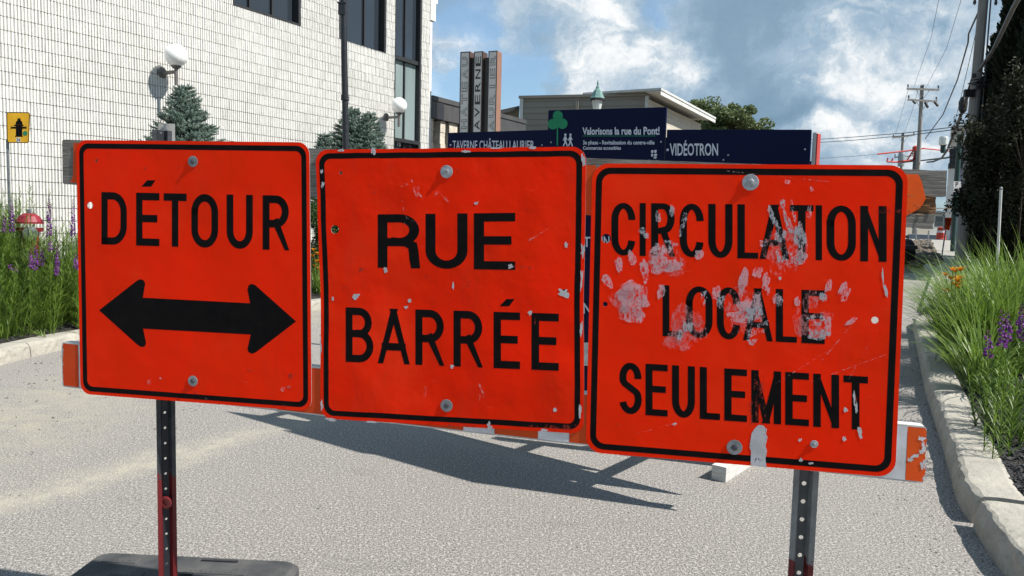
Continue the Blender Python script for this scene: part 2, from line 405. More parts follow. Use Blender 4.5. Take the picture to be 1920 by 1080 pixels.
# ------------------------------------------------------------------ ground, road, kerbs
mb = MB()
ys = [-60, -5, 5, 13, 16, 20, 26, 34, 43, 80, 200, 600, 2500]; xs = [-1500, -300, -80, -30, -12, 0, 12, 30, 80, 300, 1500]
for y in ys:
    for x in xs: mb.v.append((x, y, tz(x, y)-.02))
for j in range(len(ys)-1):
    for i in range(len(xs)-1):
        k = j*len(xs)+i; mb.f.append((k, k+1, k+1+len(xs), k+len(xs)))
structure(mb.build('ground', 'terrain'))
def sheet(name, mat, poly, zoff, n=1):
    """poly: list of (left, right) rows"""
    mb = MB()
    for (l, r) in poly:
        for p in (l, r): mb.v.append((p[0], p[1], tz(*p)+zoff))
    for j in range(len(poly)-1): mb.f.append((2*j, 2*j+1, 2*j+3, 2*j+2))
    return structure(mb.build(name, mat))
sheet('road', 'asphalt', [((-16, -8), (14, -8)), ((-16, 3), (14, 3)), ((-14, 8), (15, 8)), ((-9, 13), (16, 13)), ((-6, 16), (17, 16)), ((-3, 19), (18, 19)), ((-2, 21.5), (19, 21.5))], 0)
sheet('dirt_road', 'dirt', [((-2, 21.5), (19, 21.5)), ((2, 26), (21, 26)), ((6, 34), (24, 34)), ((10, 43), (27.5, 43)), ((20, 70), (42, 70))], .004)
sheet('pavement', 'walk', [((7.5, 14.0), (13.2, 12.2)), ((11.2, 20.5), (19, 17.5)), ((13.9, 26.5), (22, 24)), ((17.5, 34), (27, 31)), ((22, 43), (32, 40)), ((36, 70), (46, 67))], .10)
sheet('far_pavement', 'walk', [((14, 44.5), (48, 40.5)), ((16, 48), (51, 45))], .06)

def offset_path(path, w):
    o = []
    for i, p in enumerate(path):
        a_ = Vector(path[max(i-1, 0)]); b2 = Vector(path[min(i+1, len(path)-1)]); t = (b2-a_).normalized()
        o.append(Vector(p)+Vector((t.y, -t.x))*w)
    return o
def resample(path, step):
    pts = [Vector(p) for p in path]; out_ = [pts[0]]; 
    for i in range(len(pts)-1):
        L_ = (pts[i+1]-pts[i]).length; n = max(1, int(L_/step))
        for k in range(1, n+1): out_.append(pts[i].lerp(pts[i+1], k/n))
    # soften corners
    for _ in range(6):
        out_ = [out_[0]]+[(out_[i-1]+out_[i]*2+out_[i+1])/4 for i in range(1, len(out_)-1)]+[out_[-1]]
    return out_
def kerb(path, side, width, seg, parent, h=.15, first_gap=0):
    """side=+1: kerb body lies to the right of the walking direction"""
    pts = resample(path, .06); 
    nrm = []
    for i in range(len(pts)):
        t = (pts[min(i+1, len(pts)-1)]-pts[max(i-1, 0)]).normalized(); nrm.append(Vector((t.y, -t.x))*side)
    prof = [(0, -.05), (.004, .02), (.012, h*.55), (.022, h*.80), (.034, h*.93), (.055, h), (.09, h+.002), (width*.5, h+.003), (width-.03, h), (width, h-.012), (width, -.05)]
    n = len(prof); i0 = 0
    acc = 0; cuts = [0]
    for i in range(1, len(pts)):
        acc += (pts[i]-pts[i-1]).length
        if acc > seg: cuts.append(i); acc = 0
    if cuts[-1] != len(pts)-1: cuts.append(len(pts)-1)
    for c0, c1 in zip(cuts, cuts[1:]):
        mb = MB(); rows = 0
        for i in range(c0, c1+1):
            p = pts[i].copy()
            if i == c0 and i: p = p.lerp(pts[i+1], .10)
            if i == c1 and i < len(pts)-1: p = p.lerp(pts[i-1], .10)
            z = tz(p.x, p.y)
            for j, (o, hh) in enumerate(prof):
                q = p+nrm[i]*o
                nn = noise.noise(Vector((q.x*9, q.y*9, hh*20))); n3_ = noise.noise(Vector((q.x*31, q.y*31, hh*60)))
                amp = .017 if 2 <= j <= 5 else .003
                q = q+nrm[i]*(nn*amp+n3_*amp*.7)
                mb.v.append((q.x, q.y, z+hh+(nn+n3_*.6)*amp*.5))
            rows += 1
        for r in range(rows-1):
            for j in range(n-1):
                a_ = r*n+j; mb.f.append((a_, a_+1, a_+n+1, a_+n) if side < 0 else (a_, a_+n, a_+n+1, a_+1))
        mb.f.append(tuple(range(n))); mb.f.append(tuple((rows-1)*n+j for j in range(n))[::-1])
        mb.build('kerb_stone', 'concrete', parent)
def setting(name):
    o = bpy.data.objects.new(name, None); COL.objects.link(o); o['kind'] = 'structure'; return o
LEFTC = [(-5.0, 3.0), (-5.0, 6.2), (-4.97, 7.4), (-4.90, 8.4), (-4.55, 9.5), (-3.23, 12.53), (-1.4, 16.2), (.6, 20)]
kl = setting('left_kerb'); kerb(LEFTC, -1, .28, 2.4, kl)
RIGHTC = [(2.42, 3.90), (2.49, 4.14), (2.99, 5.17), (3.885, 7.085), (5.3, 9.95), (6.45, 12.3), (6.95, 12.95), (7.9, 13.35), (11, 13.2)]
kr = setting('right_kerb'); kerb(RIGHTC, 1, .27, 2.9, kr)
kerb([(1.85, .3), (1.95, 1.4), (2.08, 2.6), (2.20, 3.286), (2.27, 3.51), (2.40, 3.85)], 1, 1.9, 9, kr)
kf = setting('far_kerb'); kerb([(8.2, 14.6), (11.2, 20.5), (13.6, 26), (17, 33.5), (21.5, 43)], 1, .2, 3, kf, .13)

def bedz(x, y):
    """left bed rises from the kerb up to the wall"""
    # distance from the kerb line
    dmin = 9
    for i in range(len(LEFTC)-1):
        a_ = Vector(LEFTC[i]); b2 = Vector(LEFTC[i+1]); p = Vector((x, y)); t = max(0, min(1, (p-a_).dot(b2-a_)/(b2-a_).length_squared))
        dmin = min(dmin, (p-a_.lerp(b2, t)).length)
    return tz(x, y)+.12+.62*smooth01((dmin-.3)/2.4)
mb = MB(); rows = resample(LEFTC, .5); KN = 9
for p_i, p in enumerate(rows):
    t = (rows[min(p_i+1, len(rows)-1)]-rows[max(p_i-1, 0)]).normalized(); nn = Vector((-t.y, t.x))
    for k in range(KN):
        q = p+nn*(.2+k*.42); mb.v.append((q.x, q.y, bedz(q.x, q.y)+noise.noise(Vector((q.x*3, q.y*3, 0)))*.02))
for r in range(len(rows)-1):
    for k in range(KN-1):
        a_ = r*KN+k; mb.f.append((a_, a_+1, a_+KN+1, a_+KN))
structure(mb.build('left_bed_soil', 'soil'))
def rbz(x, y): return tz(x, y)+.115
mb = MB(); XN, YN = 16, 26
for j in range(YN):
    for i in range(XN):
        y = 3.45+j*(13.3-3.45)/(YN-1); 
        # kerb x at y
        pts = [(2.35, 3.4), (2.49, 4.14), (2.99, 5.17), (3.885, 7.085), (5.3, 9.95), (6.45, 12.3), (6.9, 13.4)]
        x0 = pts[-1][0]
        for a_, b2 in zip(pts, pts[1:]):
            if a_[1] <= y <= b2[1]: x0 = a_[0]+(b2[0]-a_[0])*(y-a_[1])/(b2[1]-a_[1]); break
        x = x0+.2+(i/(XN-1))**1.5*7
        mb.v.append((x, y, rbz(x, y)+noise.noise(Vector((x*4, y*4, 0)))*.018-.02*(i == 0)))
for j in range(YN-1):
    for i in range(XN-1):
        a_ = j*XN+i; mb.f.append((a_, a_+1, a_+XN+1, a_+XN))
structure(mb.build('right_bed_soil', 'soil'))
def kerbx(y):
    pts = [(1.9, 1.0), (2.2, 3.29), (2.49, 4.14), (2.99, 5.17), (3.885, 7.085), (5.3, 9.95), (6.45, 12.3), (6.9, 13.4)]
    for a_, b2 in zip(pts, pts[1:]):
        if a_[1] <= y <= b2[1]: return a_[0]+(b2[0]-a_[0])*(y-a_[1])/(b2[1]-a_[1])
    return 7
def chips(name, mat, spots, smin, smax, **tags):
    mb = MB()
    for (x, y, z) in spots:
        s_ = random.uniform(smin, smax); q = random.random()*6.28; ti = random.uniform(-.5, .5); t2 = random.uniform(-.5, .5)
        ax0 = Vector((cos(q), sin(q), ti)).normalized(); ax2 = ax0.cross(Vector((-sin(q), cos(q), t2))).normalized(); ax1 = ax2.cross(ax0)
        mb.box((x, y, z), (s_, s_*random.uniform(.3, .7), s_*random.uniform(.12, .3)), (ax0, ax1, ax2), .7)
    return mb.build(name, mat, **tags)
sp_ = []
for _ in range(7000):
    y = 3.6+random.random()**1.5*5.5; x = kerbx(y)+.30+random.random()**1.4*2.4; sp_.append((x, y, rbz(x, y)+random.uniform(.0, .03)))
chips('mulch_chips', 'mulch', sp_, .012, .045, kind='stuff', label='black bark mulch covering the planting bed beside the right kerb', category='mulch')
sp_ = []
for _ in range(1500):
    y = random.uniform(7.2, 12.5); x = -4.95-.32-random.random()*.9 if y < 8.7 else -4.95-.35+(y-8.7)*.43-random.random()*.6
    sp_.append((x, y, bedz(x, y)+random.uniform(.0, .03)))
chips('mulch_pieces', 'mulch', sp_, .02, .05, kind='stuff', label='black bark mulch in the planting bed beside the left kerb', category='mulch')

# loose stones on the road
mb = MB()
def stone(c, r):
    k = len(mb.v)
    vs = []
    for (x, y, z) in ((1, 0, 0), (-1, 0, 0), (0, 1, 0), (0, -1, 0), (0, 0, .7), (0, 0, -.5), (.6, .6, .35), (-.6, .5, .3), (.5, -.6, .4), (-.6, -.6, .3)):
        vs.append((c[0]+x*r*random.uniform(.7, 1.2), c[1]+y*r*random.uniform(.7, 1.2), c[2]+z*r*random.uniform(.7, 1.1)))
    mb.add(vs, [(0, 6, 4), (6, 2, 4), (2, 7, 4), (7, 1, 4), (1, 9, 4), (9, 3, 4), (3, 8, 4), (8, 0, 4), (0, 2, 6), (2, 1, 7), (1, 3, 9), (3, 0, 8), (0, 5, 2), (2, 5, 1), (1, 5, 3), (3, 5, 0)])
for (x, y, r) in ((62, 852, 5), (40, 930, 5), (20, 930, 4), (150, 790, 3), (165, 810, 4), (180, 802, 3), (330, 773, 3), (258, 986, 5), (600, 954, 6), (475, 962, 4), (407, 961, 4), (497, 960, 3),
                  (920, 921, 4), (853, 1032, 6), (1086, 1027, 4), (112, 1060, 5), (480, 850, 3), (447, 910, 3), (170, 923, 3), (325, 815, 3), (805, 1045, 2), (1340, 917, 4), (1467, 954, 4), (247, 716, 3),
                  (30, 855, 3), (15, 857, 3), (95, 705, 4), (60, 728, 4), (35, 700, 5), (228, 942, 2), (380, 945, 2), (1020, 922, 3), (660, 921, 3)):
    p = G(x, y); stone((p.x, p.y, r*.0006*p.y), r*p.y/FPX*.55)
for _ in range(420):
    x = random.uniform(-6, 3); y = random.uniform(2.6, 11); stone((x, y, .001), random.uniform(.0025, .007)*(1 if y < 5 else 1.5))
for _ in range(260):
    y = random.uniform(5.2, 11); x = -4.7+random.random()**2*2.5 if y < 9 else -3.9+random.random()**2*2; stone((x, y, .002), random.uniform(.005, .016))
for _ in range(500):
    y = random.uniform(3.0, 12); x = kerbx(y)-random.random()**2.5*.5-.01; stone((x, y, .001), random.uniform(.002, .006)*(1+y*.12))
mb.build('loose_gravel', 'pebble', kind='stuff', label='small loose stones scattered over the grey asphalt', category='gravel')

# ------------------------------------------------------------------ the sign plane (vertical, turned 12 degrees)
TH = radians(12)
SE = Vector((cos(TH), -sin(TH), 0)); SN = Vector((-sin(TH), -cos(TH), 0)); SP = Vector((-.2, 2.5, 0)); SZ = Vector((0, 0, 1))
class Plane:
    def __init__(s, P0, E_, N_): s.P, s.E, s.N = Vector(P0), Vector(E_), Vector(N_)
    def px(s, x, y):
        q = ray(x, y); t = (s.P-CAM).dot(s.N)/q.dot(s.N); p = CAM+q*t
        return Vector(((p-s.P).dot(s.E), p.z))
    def w(s, a, off=0.0): return Vector((s.P.x, s.P.y, 0))+s.E*a[0]+SZ*a[1]+s.N*off
PL = Plane(SP, SE, SN)
class Quad:
    """metric patch spanned by four plane points TL TR BR BL"""
    def __init__(s, c): s.c = [Vector(p) for p in c]; s.W = ((s.c[1]-s.c[0]).length+(s.c[2]-s.c[3]).length)/2; s.H = ((s.c[3]-s.c[0]).length+(s.c[2]-s.c[1]).length)/2
    def m(s, x, y):
        """x right, y up from bottom-left in metres"""
        u, v = x/s.W, 1-y/s.H
        return s.c[0]*(1-u)*(1-v)+s.c[1]*u*(1-v)+s.c[2]*u*v+s.c[3]*(1-u)*v
def rrect(W_, H_, d_, r, n=7, wav=None):
    pts = []
    for cx, cy, a0 in ((W_-d_-r, H_-d_-r, 0), (d_+r, H_-d_-r, 90), (d_+r, d_+r, 180), (W_-d_-r, d_+r, 270)):
        for i in range(n+1):
            a_ = radians(a0+90*i/n); pts.append([cx+r*cos(a_), cy+r*sin(a_)])
    # subdivide the straight sides
    o = []
    for i, p in enumerate(pts):
        q = pts[(i+1) % len(pts)]; L_ = hypot(q[0]-p[0], q[1]-p[1]); k = 22 if L_ > .15 else (6 if L_ > .05 else 1)
        for j in range(k): o.append([p[0]+(q[0]-p[0])*j/k, p[1]+(q[1]-p[1])*j/k])
    if wav: o = [list(wav(p[0], p[1])) for p in o]
    return o
def circ(c, r, n=12, ry=None): return [[c[0]+r*cos(2*pi*i/n), c[1]+(ry or r)*sin(2*pi*i/n)] for i in range(n)]
def plate(mb, loops, fn, front, back):
    """solid plate from outer loop and hole loops; fn(p, offset) -> world"""
    vs3 = [[Vector((p[0], p[1], 0)) for p in lp] for lp in loops]
    tris = geometry.tessellate_polygon(vs3); flat = [p for lp in loops for p in lp]; n = len(flat)
    k = len(mb.v)
    for p in flat: mb.v.append(tuple(fn(p, front)))
    for p in flat: mb.v.append(tuple(fn(p, back)))
    for t in tris:
        a_, b2, c_ = [Vector(flat[i]) for i in t]
        cr_ = (b2-a_).cross(c_-a_)
        t = t if cr_ > 0 else t[::-1]
        mb.f.append(tuple(k+i for i in t)); mb.f.append(tuple(k+n+i for i in t[::-1]))
    st = 0
    for lp in loops:
        m_ = len(lp)
        for i in range(m_):
            j = (i+1) % m_; mb.f.append((k+st+i, k+st+j, k+n+st+j, k+n+st+i))
        st += m_
def face_poly(mb, loops, fn, off):
    vs3 = [[Vector((p[0], p[1], 0)) for p in lp] for lp in loops]
    flat = [p for lp in loops for p in lp]; k = len(mb.v)
    for p in flat: mb.v.append(tuple(fn(p, off)))
    for t in geometry.tessellate_polygon(vs3):
        a_, b2, c_ = [Vector(flat[i]) for i in t]
        t = t if (b2-a_).cross(c_-a_) > 0 else t[::-1]
        mb.f.append(tuple(k+i for i in t))
def ring(mb, A, B, fn, off):
    k = len(mb.v); n = len(A)
    for p in A: mb.v.append(tuple(fn(p, off)))
    for p in B: mb.v.append(tuple(fn(p, off)))
    for i in range(n):
        j = (i+1) % n; mb.f.append((k+i, k+j, k+n+j, k+n+i))

# ---- road-sign alphabet, drawn as strokes in a unit box
def arc(cx, cy, rx, ry, a0, a1, n=9): return [(cx+rx*cos(radians(a0+(a1-a0)*i/n)), cy+ry*sin(radians(a0+(a1-a0)*i/n))) for i in range(n+1)]
GL = {
 'D': [[(0, 0), (0, 1), (.42, 1)]+arc(.42, .66, .58, .34, 90, 0)+arc(.42, .34, .58, .34, 0, -90)+[(0, 0)]],
 'E': [[(0, 0), (0, 1)], [(0, 1), (1, 1)], [(0, .52), (.88, .52)], [(0, 0), (1, 0)]],
 'T': [[(0, 1), (1, 1)], [(.5, 0), (.5, 1)]],
 'I': [[(.5, 0), (.5, 1)]],
 'L': [[(0, 0), (0, 1)], [(0, 0), (1, 0)]],
 'U': [[(0, 1), (0, .30)]+arc(.5, .30, .5, .30, 180, 360, 14)+[(1, 1)]],
 'O': [arc(.5, .69, .5, .31, 180, 0, 14)+arc(.5, .31, .5, .31, 0, -180, 14)+[(0, .69)]],
 'C': [[(1, .70)]+arc(.5, .70, .5, .30, 8, 180, 14)+arc(.5, .30, .5, .30, 180, 352, 14)],
 'R': [[(0, 0), (0, 1)], [(0, 1), (.5, 1)]+arc(.5, .74, .47, .26, 90, -90, 12)+[(0, .48)], [(.47, .50), (.72, .24), (1.05, -.06)] if 0 else [(.50, .50), (1.03, -.06)]],
 'B': [[(0, 0), (0, 1)], [(0, 1), (.48, 1)]+arc(.48, .765, .44, .235, 90, -90, 10)+[(0, .53)], [(.48, .53)]+arc(.48, .265, .52, .265, 90, -90, 10)+[(0, 0)]],
 'A': [[(-.02, -.06), (.5, 1.04)], [(1.02, -.06), (.5, 1.04)], [(.16, .28), (.84, .28)]],
 'N': [[(0, 0), (0, 1)], [(-.02, 1.06), (1.02, -.06)], [(1, 0), (1, 1)]],
 'M': [[(0, 0), (0, 1)], [(-.02, 1.06), (.5, -.02)], [(1.02, 1.06), (.5, -.02)], [(1, 0), (1, 1)]],
 'S': [[(.98, .72)]+arc(.5, .745, .48, .255, 10, 200, 12)+[(.16, .60), (.84, .43)]+arc(.5, .26, .5, .26, 28, -165, 13)],
 'V': [[(-.02, 1.06), (.5, -.04)], [(1.02, 1.06), (.5, -.04)]],
 'RK': [[(0, 0), (0, 1)], [(0, 1), (.5, 1)]+arc(.5, .74, .47, .26, 90, -90, 12)+[(0, .48)], [(.40, .49)]+[(.72, .47), (.92, .40), (.95, .28)]+[(.97, .12), (1.0, -.03)]],
}
def stroke_polys(ch, w, h, tx, ty):
    tx = min(tx, w*.995); polys = []
    for st in GL[ch]:
        pts = [Vector((tx/2+x*(w-tx), ty/2+y*(h-ty))) for x, y in st]
        pts = [p for i, p in enumerate(pts) if i == 0 or (p-pts[i-1]).length > 1e-5]
        Ls, Rs = [], []
        for i, p in enumerate(pts):
            d0 = (pts[i]-pts[i-1]).normalized() if i else None; d1 = (pts[i+1]-pts[i]).normalized() if i < len(pts)-1 else None
            d0 = d0 or d1; d1 = d1 or d0
            n0 = Vector((-d0.y, d0.x)); n1_ = Vector((-d1.y, d1.x)); nn = (n0+n1_); nn.normalize()
            k = 1/max(.35, nn.dot(n0)); e_ = Vector((nn.x*tx/2*k, nn.y*ty/2*k))
            q = p.copy()
            straight_end = ch not in 'SC'
            if straight_end and i == 0: q = p-Vector((d0.x*tx/2, d0.y*ty/2))
            if straight_end and i == len(pts)-1: q = p+Vector((d1.x*tx/2, d1.y*ty/2))
            for lst, s_ in ((Ls, 1), (Rs, -1)):
                v = q+e_*s_; v.x = max(0, min(w, v.x)); v.y = max(0, min(h, v.y)); lst.append(v)
        polys.append((Ls, Rs))
    return polys
def letters(mb, plane, ch, box, tx, ty, off):
    """box: four photograph points of the letter's outer box, thickness in metres"""
    q = Quad([plane.px(*p) for p in box])
    for i, (Ls, Rs) in enumerate(stroke_polys(ch, q.W, q.H, tx, ty)):
        k = len(mb.v); o = off+i*.00003
        for v in Ls+Rs: mb.v.append(tuple(plane.w(q.m(v.x, v.y), o)))
        n = len(Ls)
        for j in range(n-1): mb.f.append((k+j, k+n+j, k+n+j+1, k+j+1))
class LetterSet:
    """collects letters, one mesh each"""
    def __init__(s, parent): s.p = parent; s.k = 0
    def new(s): s.k += 1; return MB()
def line_text(mb, plane, word, xs, top, bot, tx, ty, off, alt=None):
    """top/bot = (x0,y0,x1,y1) photograph lines"""
    f = lambda l, x: l[1]+(l[3]-l[1])*(x-l[0])/(l[2]-l[0])
    for ch, x in zip(word, xs):
        x0, x1 = x[0], x[1]; g = alt.get(ch, ch) if alt else ch
        m1_ = mb.new(); letters(m1_, plane, g, [(x0, f(top, x0)), (x1, f(top, x1)), (x1, f(bot, x1)), (x0, f(bot, x0))], tx, ty, off); m1_.build('letter', 'black_print', mb.p)
def pxpoly(mb, plane, pts, off):
    face_poly(mb, [[list(plane.px(*p)) for p in pts]], lambda p, o: plane.w(p, o), off)
def blob(mb, plane, x, y, rx, ry, rot, off, n=26, rag=.18):
    pts = []; q = random.random()*50
    for i in range(n):
        a_ = 2*pi*i/n; r = 1+rag*2*noise.noise(Vector((cos(a_)*1.7+q, sin(a_)*1.7, q)))
        u, v = rx*r*cos(a_), ry*r*sin(a_); c_, s_ = cos(radians(rot)), sin(radians(rot))
        pts.append((x+u*c_-v*s_, y+u*s_+v*c_))
    pxpoly(mb, plane, pts, off)
def bolt(parent, plane, x, y, r, dark=False, square=False):
    c = plane.px(x, y); w = plane.w(c, .004); R_ = r*2.4/FPX
    mb = MB(); mb.lathe(w, [(R_, 0), (R_, .0007), (R_*.93, .0012), (R_*.45, .0014)], 28, SN)
    o = mb.build('bolt', 'zinc' if not dark else 'steel', parent)
    mb = MB(); mb.lathe(w+SN*.0015, [(R_*.46, 0), (R_*.46, .0022), (R_*.38, .003)], 6, SN); mb.build('bolt_head', 'zinc' if not dark else 'dark_bolt', o)
    mb = MB(); mb.lathe(w+SN*.0046, [(R_*.26, 0), (R_*.26, .0015), (R_*.20, .002)], 12, SN); mb.build('bolt_tip', 'dark_bolt' if dark else 'steel', o)

def make_sign(name, label, corners, holes, mat, r=.042, m1=.012, m2=.030, wav=None, th=.003):
    Q = Quad([PL.px(*p) for p in corners])
    base = PL.w((Q.c[2]+Q.c[3])/2)
    t = thing(name, label, 'sign', base)
    fn = lambda p, o: PL.w(Q.m(p[0], p[1]), o)
    inv = []
    for (x, y, rr) in holes:
        a_ = PL.px(x, y); best = None
        # invert the bilinear patch by iteration
        u, v = .5, .5
        for _ in range(20):
            p = Q.m(u*Q.W, v*Q.H); u += (a_.x-p.x)/Q.W; v += (a_.y-p.y)/Q.H
        inv.append((u*Q.W, v*Q.H, rr*2.45/FPX))
    out_ = rrect(Q.W, Q.H, 0, r, wav=wav); A = rrect(Q.W, Q.H, m1, r*.86, wav=wav); B = rrect(Q.W, Q.H, m2, r*.55, wav=wav)
    mb = MB(); plate(mb, [out_]+[circ((hx, hy), hr, 14)[::-1] for hx, hy, hr in inv], fn, th, 0)
    pan = mb.build('panel', mat, t)
    pan.data.materials.append(MATS['edge_alu'])
    nf = len(pan.data.polygons)
    for p in pan.data.polygons:
        nrm = p.normal
        if nrm.dot(SN) < .9: p.material_index = 1
    mb = MB(); ring(mb, A, B, fn, th+.0002); mb.build('border', 'black_print', t)
    return t, Q, fn, pan
OFF = .00325
# --- DÉTOUR
def wl(x, y): return x, y
t, Q, fn, pan = make_sign('detour_sign', 'square orange sign reading DÉTOUR above a black double-headed arrow', [(144, 262.5), (581, 267), (585, 771), (152, 738)],
    [(170, 385, 7), (182, 301, 2.6)], 'orange_film')
mb = LetterSet(t)
line_text(mb, PL, 'DETOUR', [(191.5, 239), (256.5, 300), (308, 351), (360, 410), (426, 475), (493.5, 543.5)], (191, 360, 543, 367), (191, 458, 543, 469.5), .0255, .0260, OFF)
mb = MB(); pxpoly(mb, PL, [(266, 350), (284.5, 350), (293, 338), (277, 338)], OFF); mb.build('accent', 'black_print', t)
mb = MB(); pxpoly(mb, PL, [(187, 581.5), (258, 526), (264, 523.5), (270, 525), (273.5, 531), (269, 558), (470, 568.5), (465, 543), (467, 535), (472, 532), (479, 534), (556, 602.5), (481, 660), (474, 663), (467, 660), (465, 654), (471, 627), (269.5, 616), (275, 642), (273, 649), (267, 650.5), (260, 647)], OFF)
mb.build('arrow', 'black_print', t)
bolt(t, PL, 363, 303, 11.5, True); bolt(t, PL, 363, 714, 11.5, True)
mb = MB()
for b in ((281, 715, 6, 4, -40), (302, 709, 2, 2, 0), (459, 716, 5, 2, 10), (500, 724, 3, 4, 0), (531, 729, 5, 4, 20), (542, 726, 3, 3, 0), (388, 749, 3, 4, 0), (178, 389, 3, 4, 0)): blob(mb, PL, *b, OFF+.0003)
mb.build('chipped_film', 'scratch_white', t, kind='stuff')
mb = MB()
for b in ((548, 705, 7, 5, 0), (471, 694, 7, 3, 10), (225, 707, 2, 2, 0), (542, 727, 4, 4, 0), (534, 763, 10, 4, 10), (338, 314, 4, 2, 0), (274, 316, 2, 3, 0), (184, 302, 5, 5, 0), (367, 735, 3, 3, 0)): blob(mb, PL, *b, OFF+.00022)
mb.build('grime_spots', 'scrape_red', t, kind='stuff')
# --- RUE BARRÉE
def wm(x, y):
    k = math.exp(-((y-.40)/.20)**2)*.0125*max(0, 1-x/.35) - .006*math.exp(-((y-.9)/.1)**2)*max(0, 1-x/.2)
    k2 = -.004*math.exp(-((y-.42)/.15)**2)*max(0, (x-.6)/.3)
    return x+k*.55+k2+.0012*noise.noise(Vector((x*14, y*14, 3))), y+.0016*noise.noise(Vector((x*12, y*12, 8)))
t, Q, fn, pan = make_sign('road_closed_sign', 'battered square orange sign reading RUE BARRÉE, with chipped edges', [(594, 281), (1099, 275), (1095, 813), (602, 784)],
    [(640, 324, 3.2), (629, 430, 8.5), (1058, 549, 7)], 'mid_orange_film', wav=wm)
mb = LetterSet(t)
line_text(mb, PL, 'RUE', [(709, 788.5), (798.5, 877), (889, 966.5)], (709, 402, 966, 399), (709, 502, 966, 506), .034, .0270, OFF, {'R': 'RK'})
line_text(mb, PL, 'BARREE', [(649, 701), (709, 769), (779.5, 834), (851, 906), (926, 975.5), (997, 1048)], (649, 576, 1048, 588), (649, 678, 1048, 695), .0245, .0250, OFF)
mb = MB(); pxpoly(mb, PL, [(937, 574), (955, 574), (965.5, 560.5), (950, 560.5)], OFF); mb.build('accent', 'black_print', t)
bolt(t, PL, 838, 322, 12.5); bolt(t, PL, 838, 760, 12.5, True)
mb = MB()
for b in ((1058, 549, 11, 8, 20), (668, 556, 7, 5, -30), (768, 563, 5, 4, 0), (762, 576, 4, 3, 0), (701, 283, 5, 8, 10), (1062, 459, 4, 6, 0), (1041, 768, 4, 4, 0), (848, 687, 4, 4, 0), (606, 346, 4, 8, 5), (604, 322, 3, 4, 0),
          (1093, 470, 5, 16, 4), (1091, 520, 3, 22, 3), (918, 803, 5, 7, 0), (917, 795, 3, 5, 0), (872, 284, 9, 3, 0), (1090, 620, 3, 16, 2), (958, 499, 6, 5, -40), (724, 506, 5, 6, 0), (625, 560, 3, 5, 0), (994, 587, 4, 5, 0), (893, 381, 5, 3, -40),
          (850, 536, 2, 8, 0), (1094, 300, 4, 14, -8), (642, 282, 8, 3, 0), (1000, 277, 9, 3, 0), (930, 278, 14, 2, 0), (604, 760, 3, 10, 0), (1088, 770, 3, 14, 0), (622, 786, 10, 3, 4), (700, 791, 16, 2, 3), (1020, 806, 8, 3, 3), (602, 650, 2, 18, 0)): blob(mb, PL, b[0], b[1], b[2]*.8, b[3]*.8, b[4], OFF+.0003, rag=.45)
mb.build('bare_patches', 'bare_metal', t, kind='stuff')
mb = MB()
for b in ((765, 346, 11, 3, -5), (780, 355, 14, 5, 60), (820, 362, 7, 3, -40), (835, 372, 12, 2, 45), (757, 390, 2, 26, -4), (770, 412, 2, 18, -60), (797, 736, 2, 14, 10), (904, 732, 2, 12, -20), (900, 745, 2, 6, 0), (1010, 440, 18, 1.5, -30)): blob(mb, PL, *b, OFF+.0003, rag=.5)
mb.build('chalk_scratches', 'scratch_white', t, kind='stuff')
mb = MB()
for b in ((647, 539, 5, 5, 0), (676, 507, 5, 5, 0), (881, 532, 7, 6, 0), (998, 501, 28, 2, 3), (703, 360, 5, 2, 0), (858, 321, 3, 5, 0), (858, 355, 2, 3, 0), (803, 518, 5, 5, 0), (1005, 602, 3, 12, 10), (860, 797, 30, 3, 5), (1040, 800, 30, 3, 4), (922, 740, 3, 3, 0), (1068, 795, 12, 8, 0)): blob(mb, PL, *b, OFF+.00022, rag=.5)
mb.build('grime_spots', 'scrape_red', t, kind='stuff')
# --- CIRCULATION LOCALE SEULEMENT
t, Q, fn, pan = make_sign('local_traffic_sign', 'square orange sign reading CIRCULATION LOCALE SEULEMENT, smeared with pale hand prints', [(1111, 306.5), (1703, 310), (1678, 895), (1098.5, 847)],
    [(1137, 447, 8.5), (1135, 570, 4.5), (1640, 600, 6)], 'orange_film', r=.050, m1=.0125, m2=.0315)
mb = LetterSet(t)
line_text(mb, PL, 'CIRCULATION', [(1146.5, 1191.5), (1199.5, 1211), (1221, 1266), (1274.5, 1319.5), (1328, 1373.5), (1382.5, 1421.5), (1424, 1480), (1481, 1525), (1529, 1541), (1549.5, 1604.5), (1612.5, 1662)],
          (1146, 380, 1662, 386.5), (1146, 478.5, 1662, 491), .0215, .0180, OFF)
line_text(mb, PL, 'LOCALE', [(1242.5, 1278.5), (1286, 1336), (1344, 1388), (1393, 1449), (1454.5, 1494), (1502.5, 1546)], (1243, 534.5, 1546, 544.5), (1243, 630, 1546, 645), .0205, .0175, OFF)
line_text(mb, PL, 'SEULEMENT', [(1161, 1203.5), (1210.5, 1252), (1260, 1303), (1312, 1350), (1358, 1400.5), (1408.5, 1464.5), (1472, 1516.5), (1524.5, 1573), (1581, 1627)],
          (1161, 678.5, 1627, 706), (1161, 774.5, 1627, 806.5), .0215, .0205, OFF)
bolt(t, PL, 1407, 342, 14.5); bolt(t, PL, 1377, 838, 14, True); bolt(t, PL, 1526, 832, 7)
HPS = {}
def hb(layer, x, y, rx, ry, rot, off, rag):
    cs = ((1475, 440), (1250, 470), (1185, 560), (1185, 500), (1300, 600), (1400, 570), (1525, 600), (1450, 341))
    k = min(range(len(cs)), key=lambda i: (cs[i][0]-x)**2+(cs[i][1]-y)**2)
    blob(HPS.setdefault((k, layer), MB()), PL, x, y, rx, ry, rot, off, rag=rag)
hp = OFF+.0005
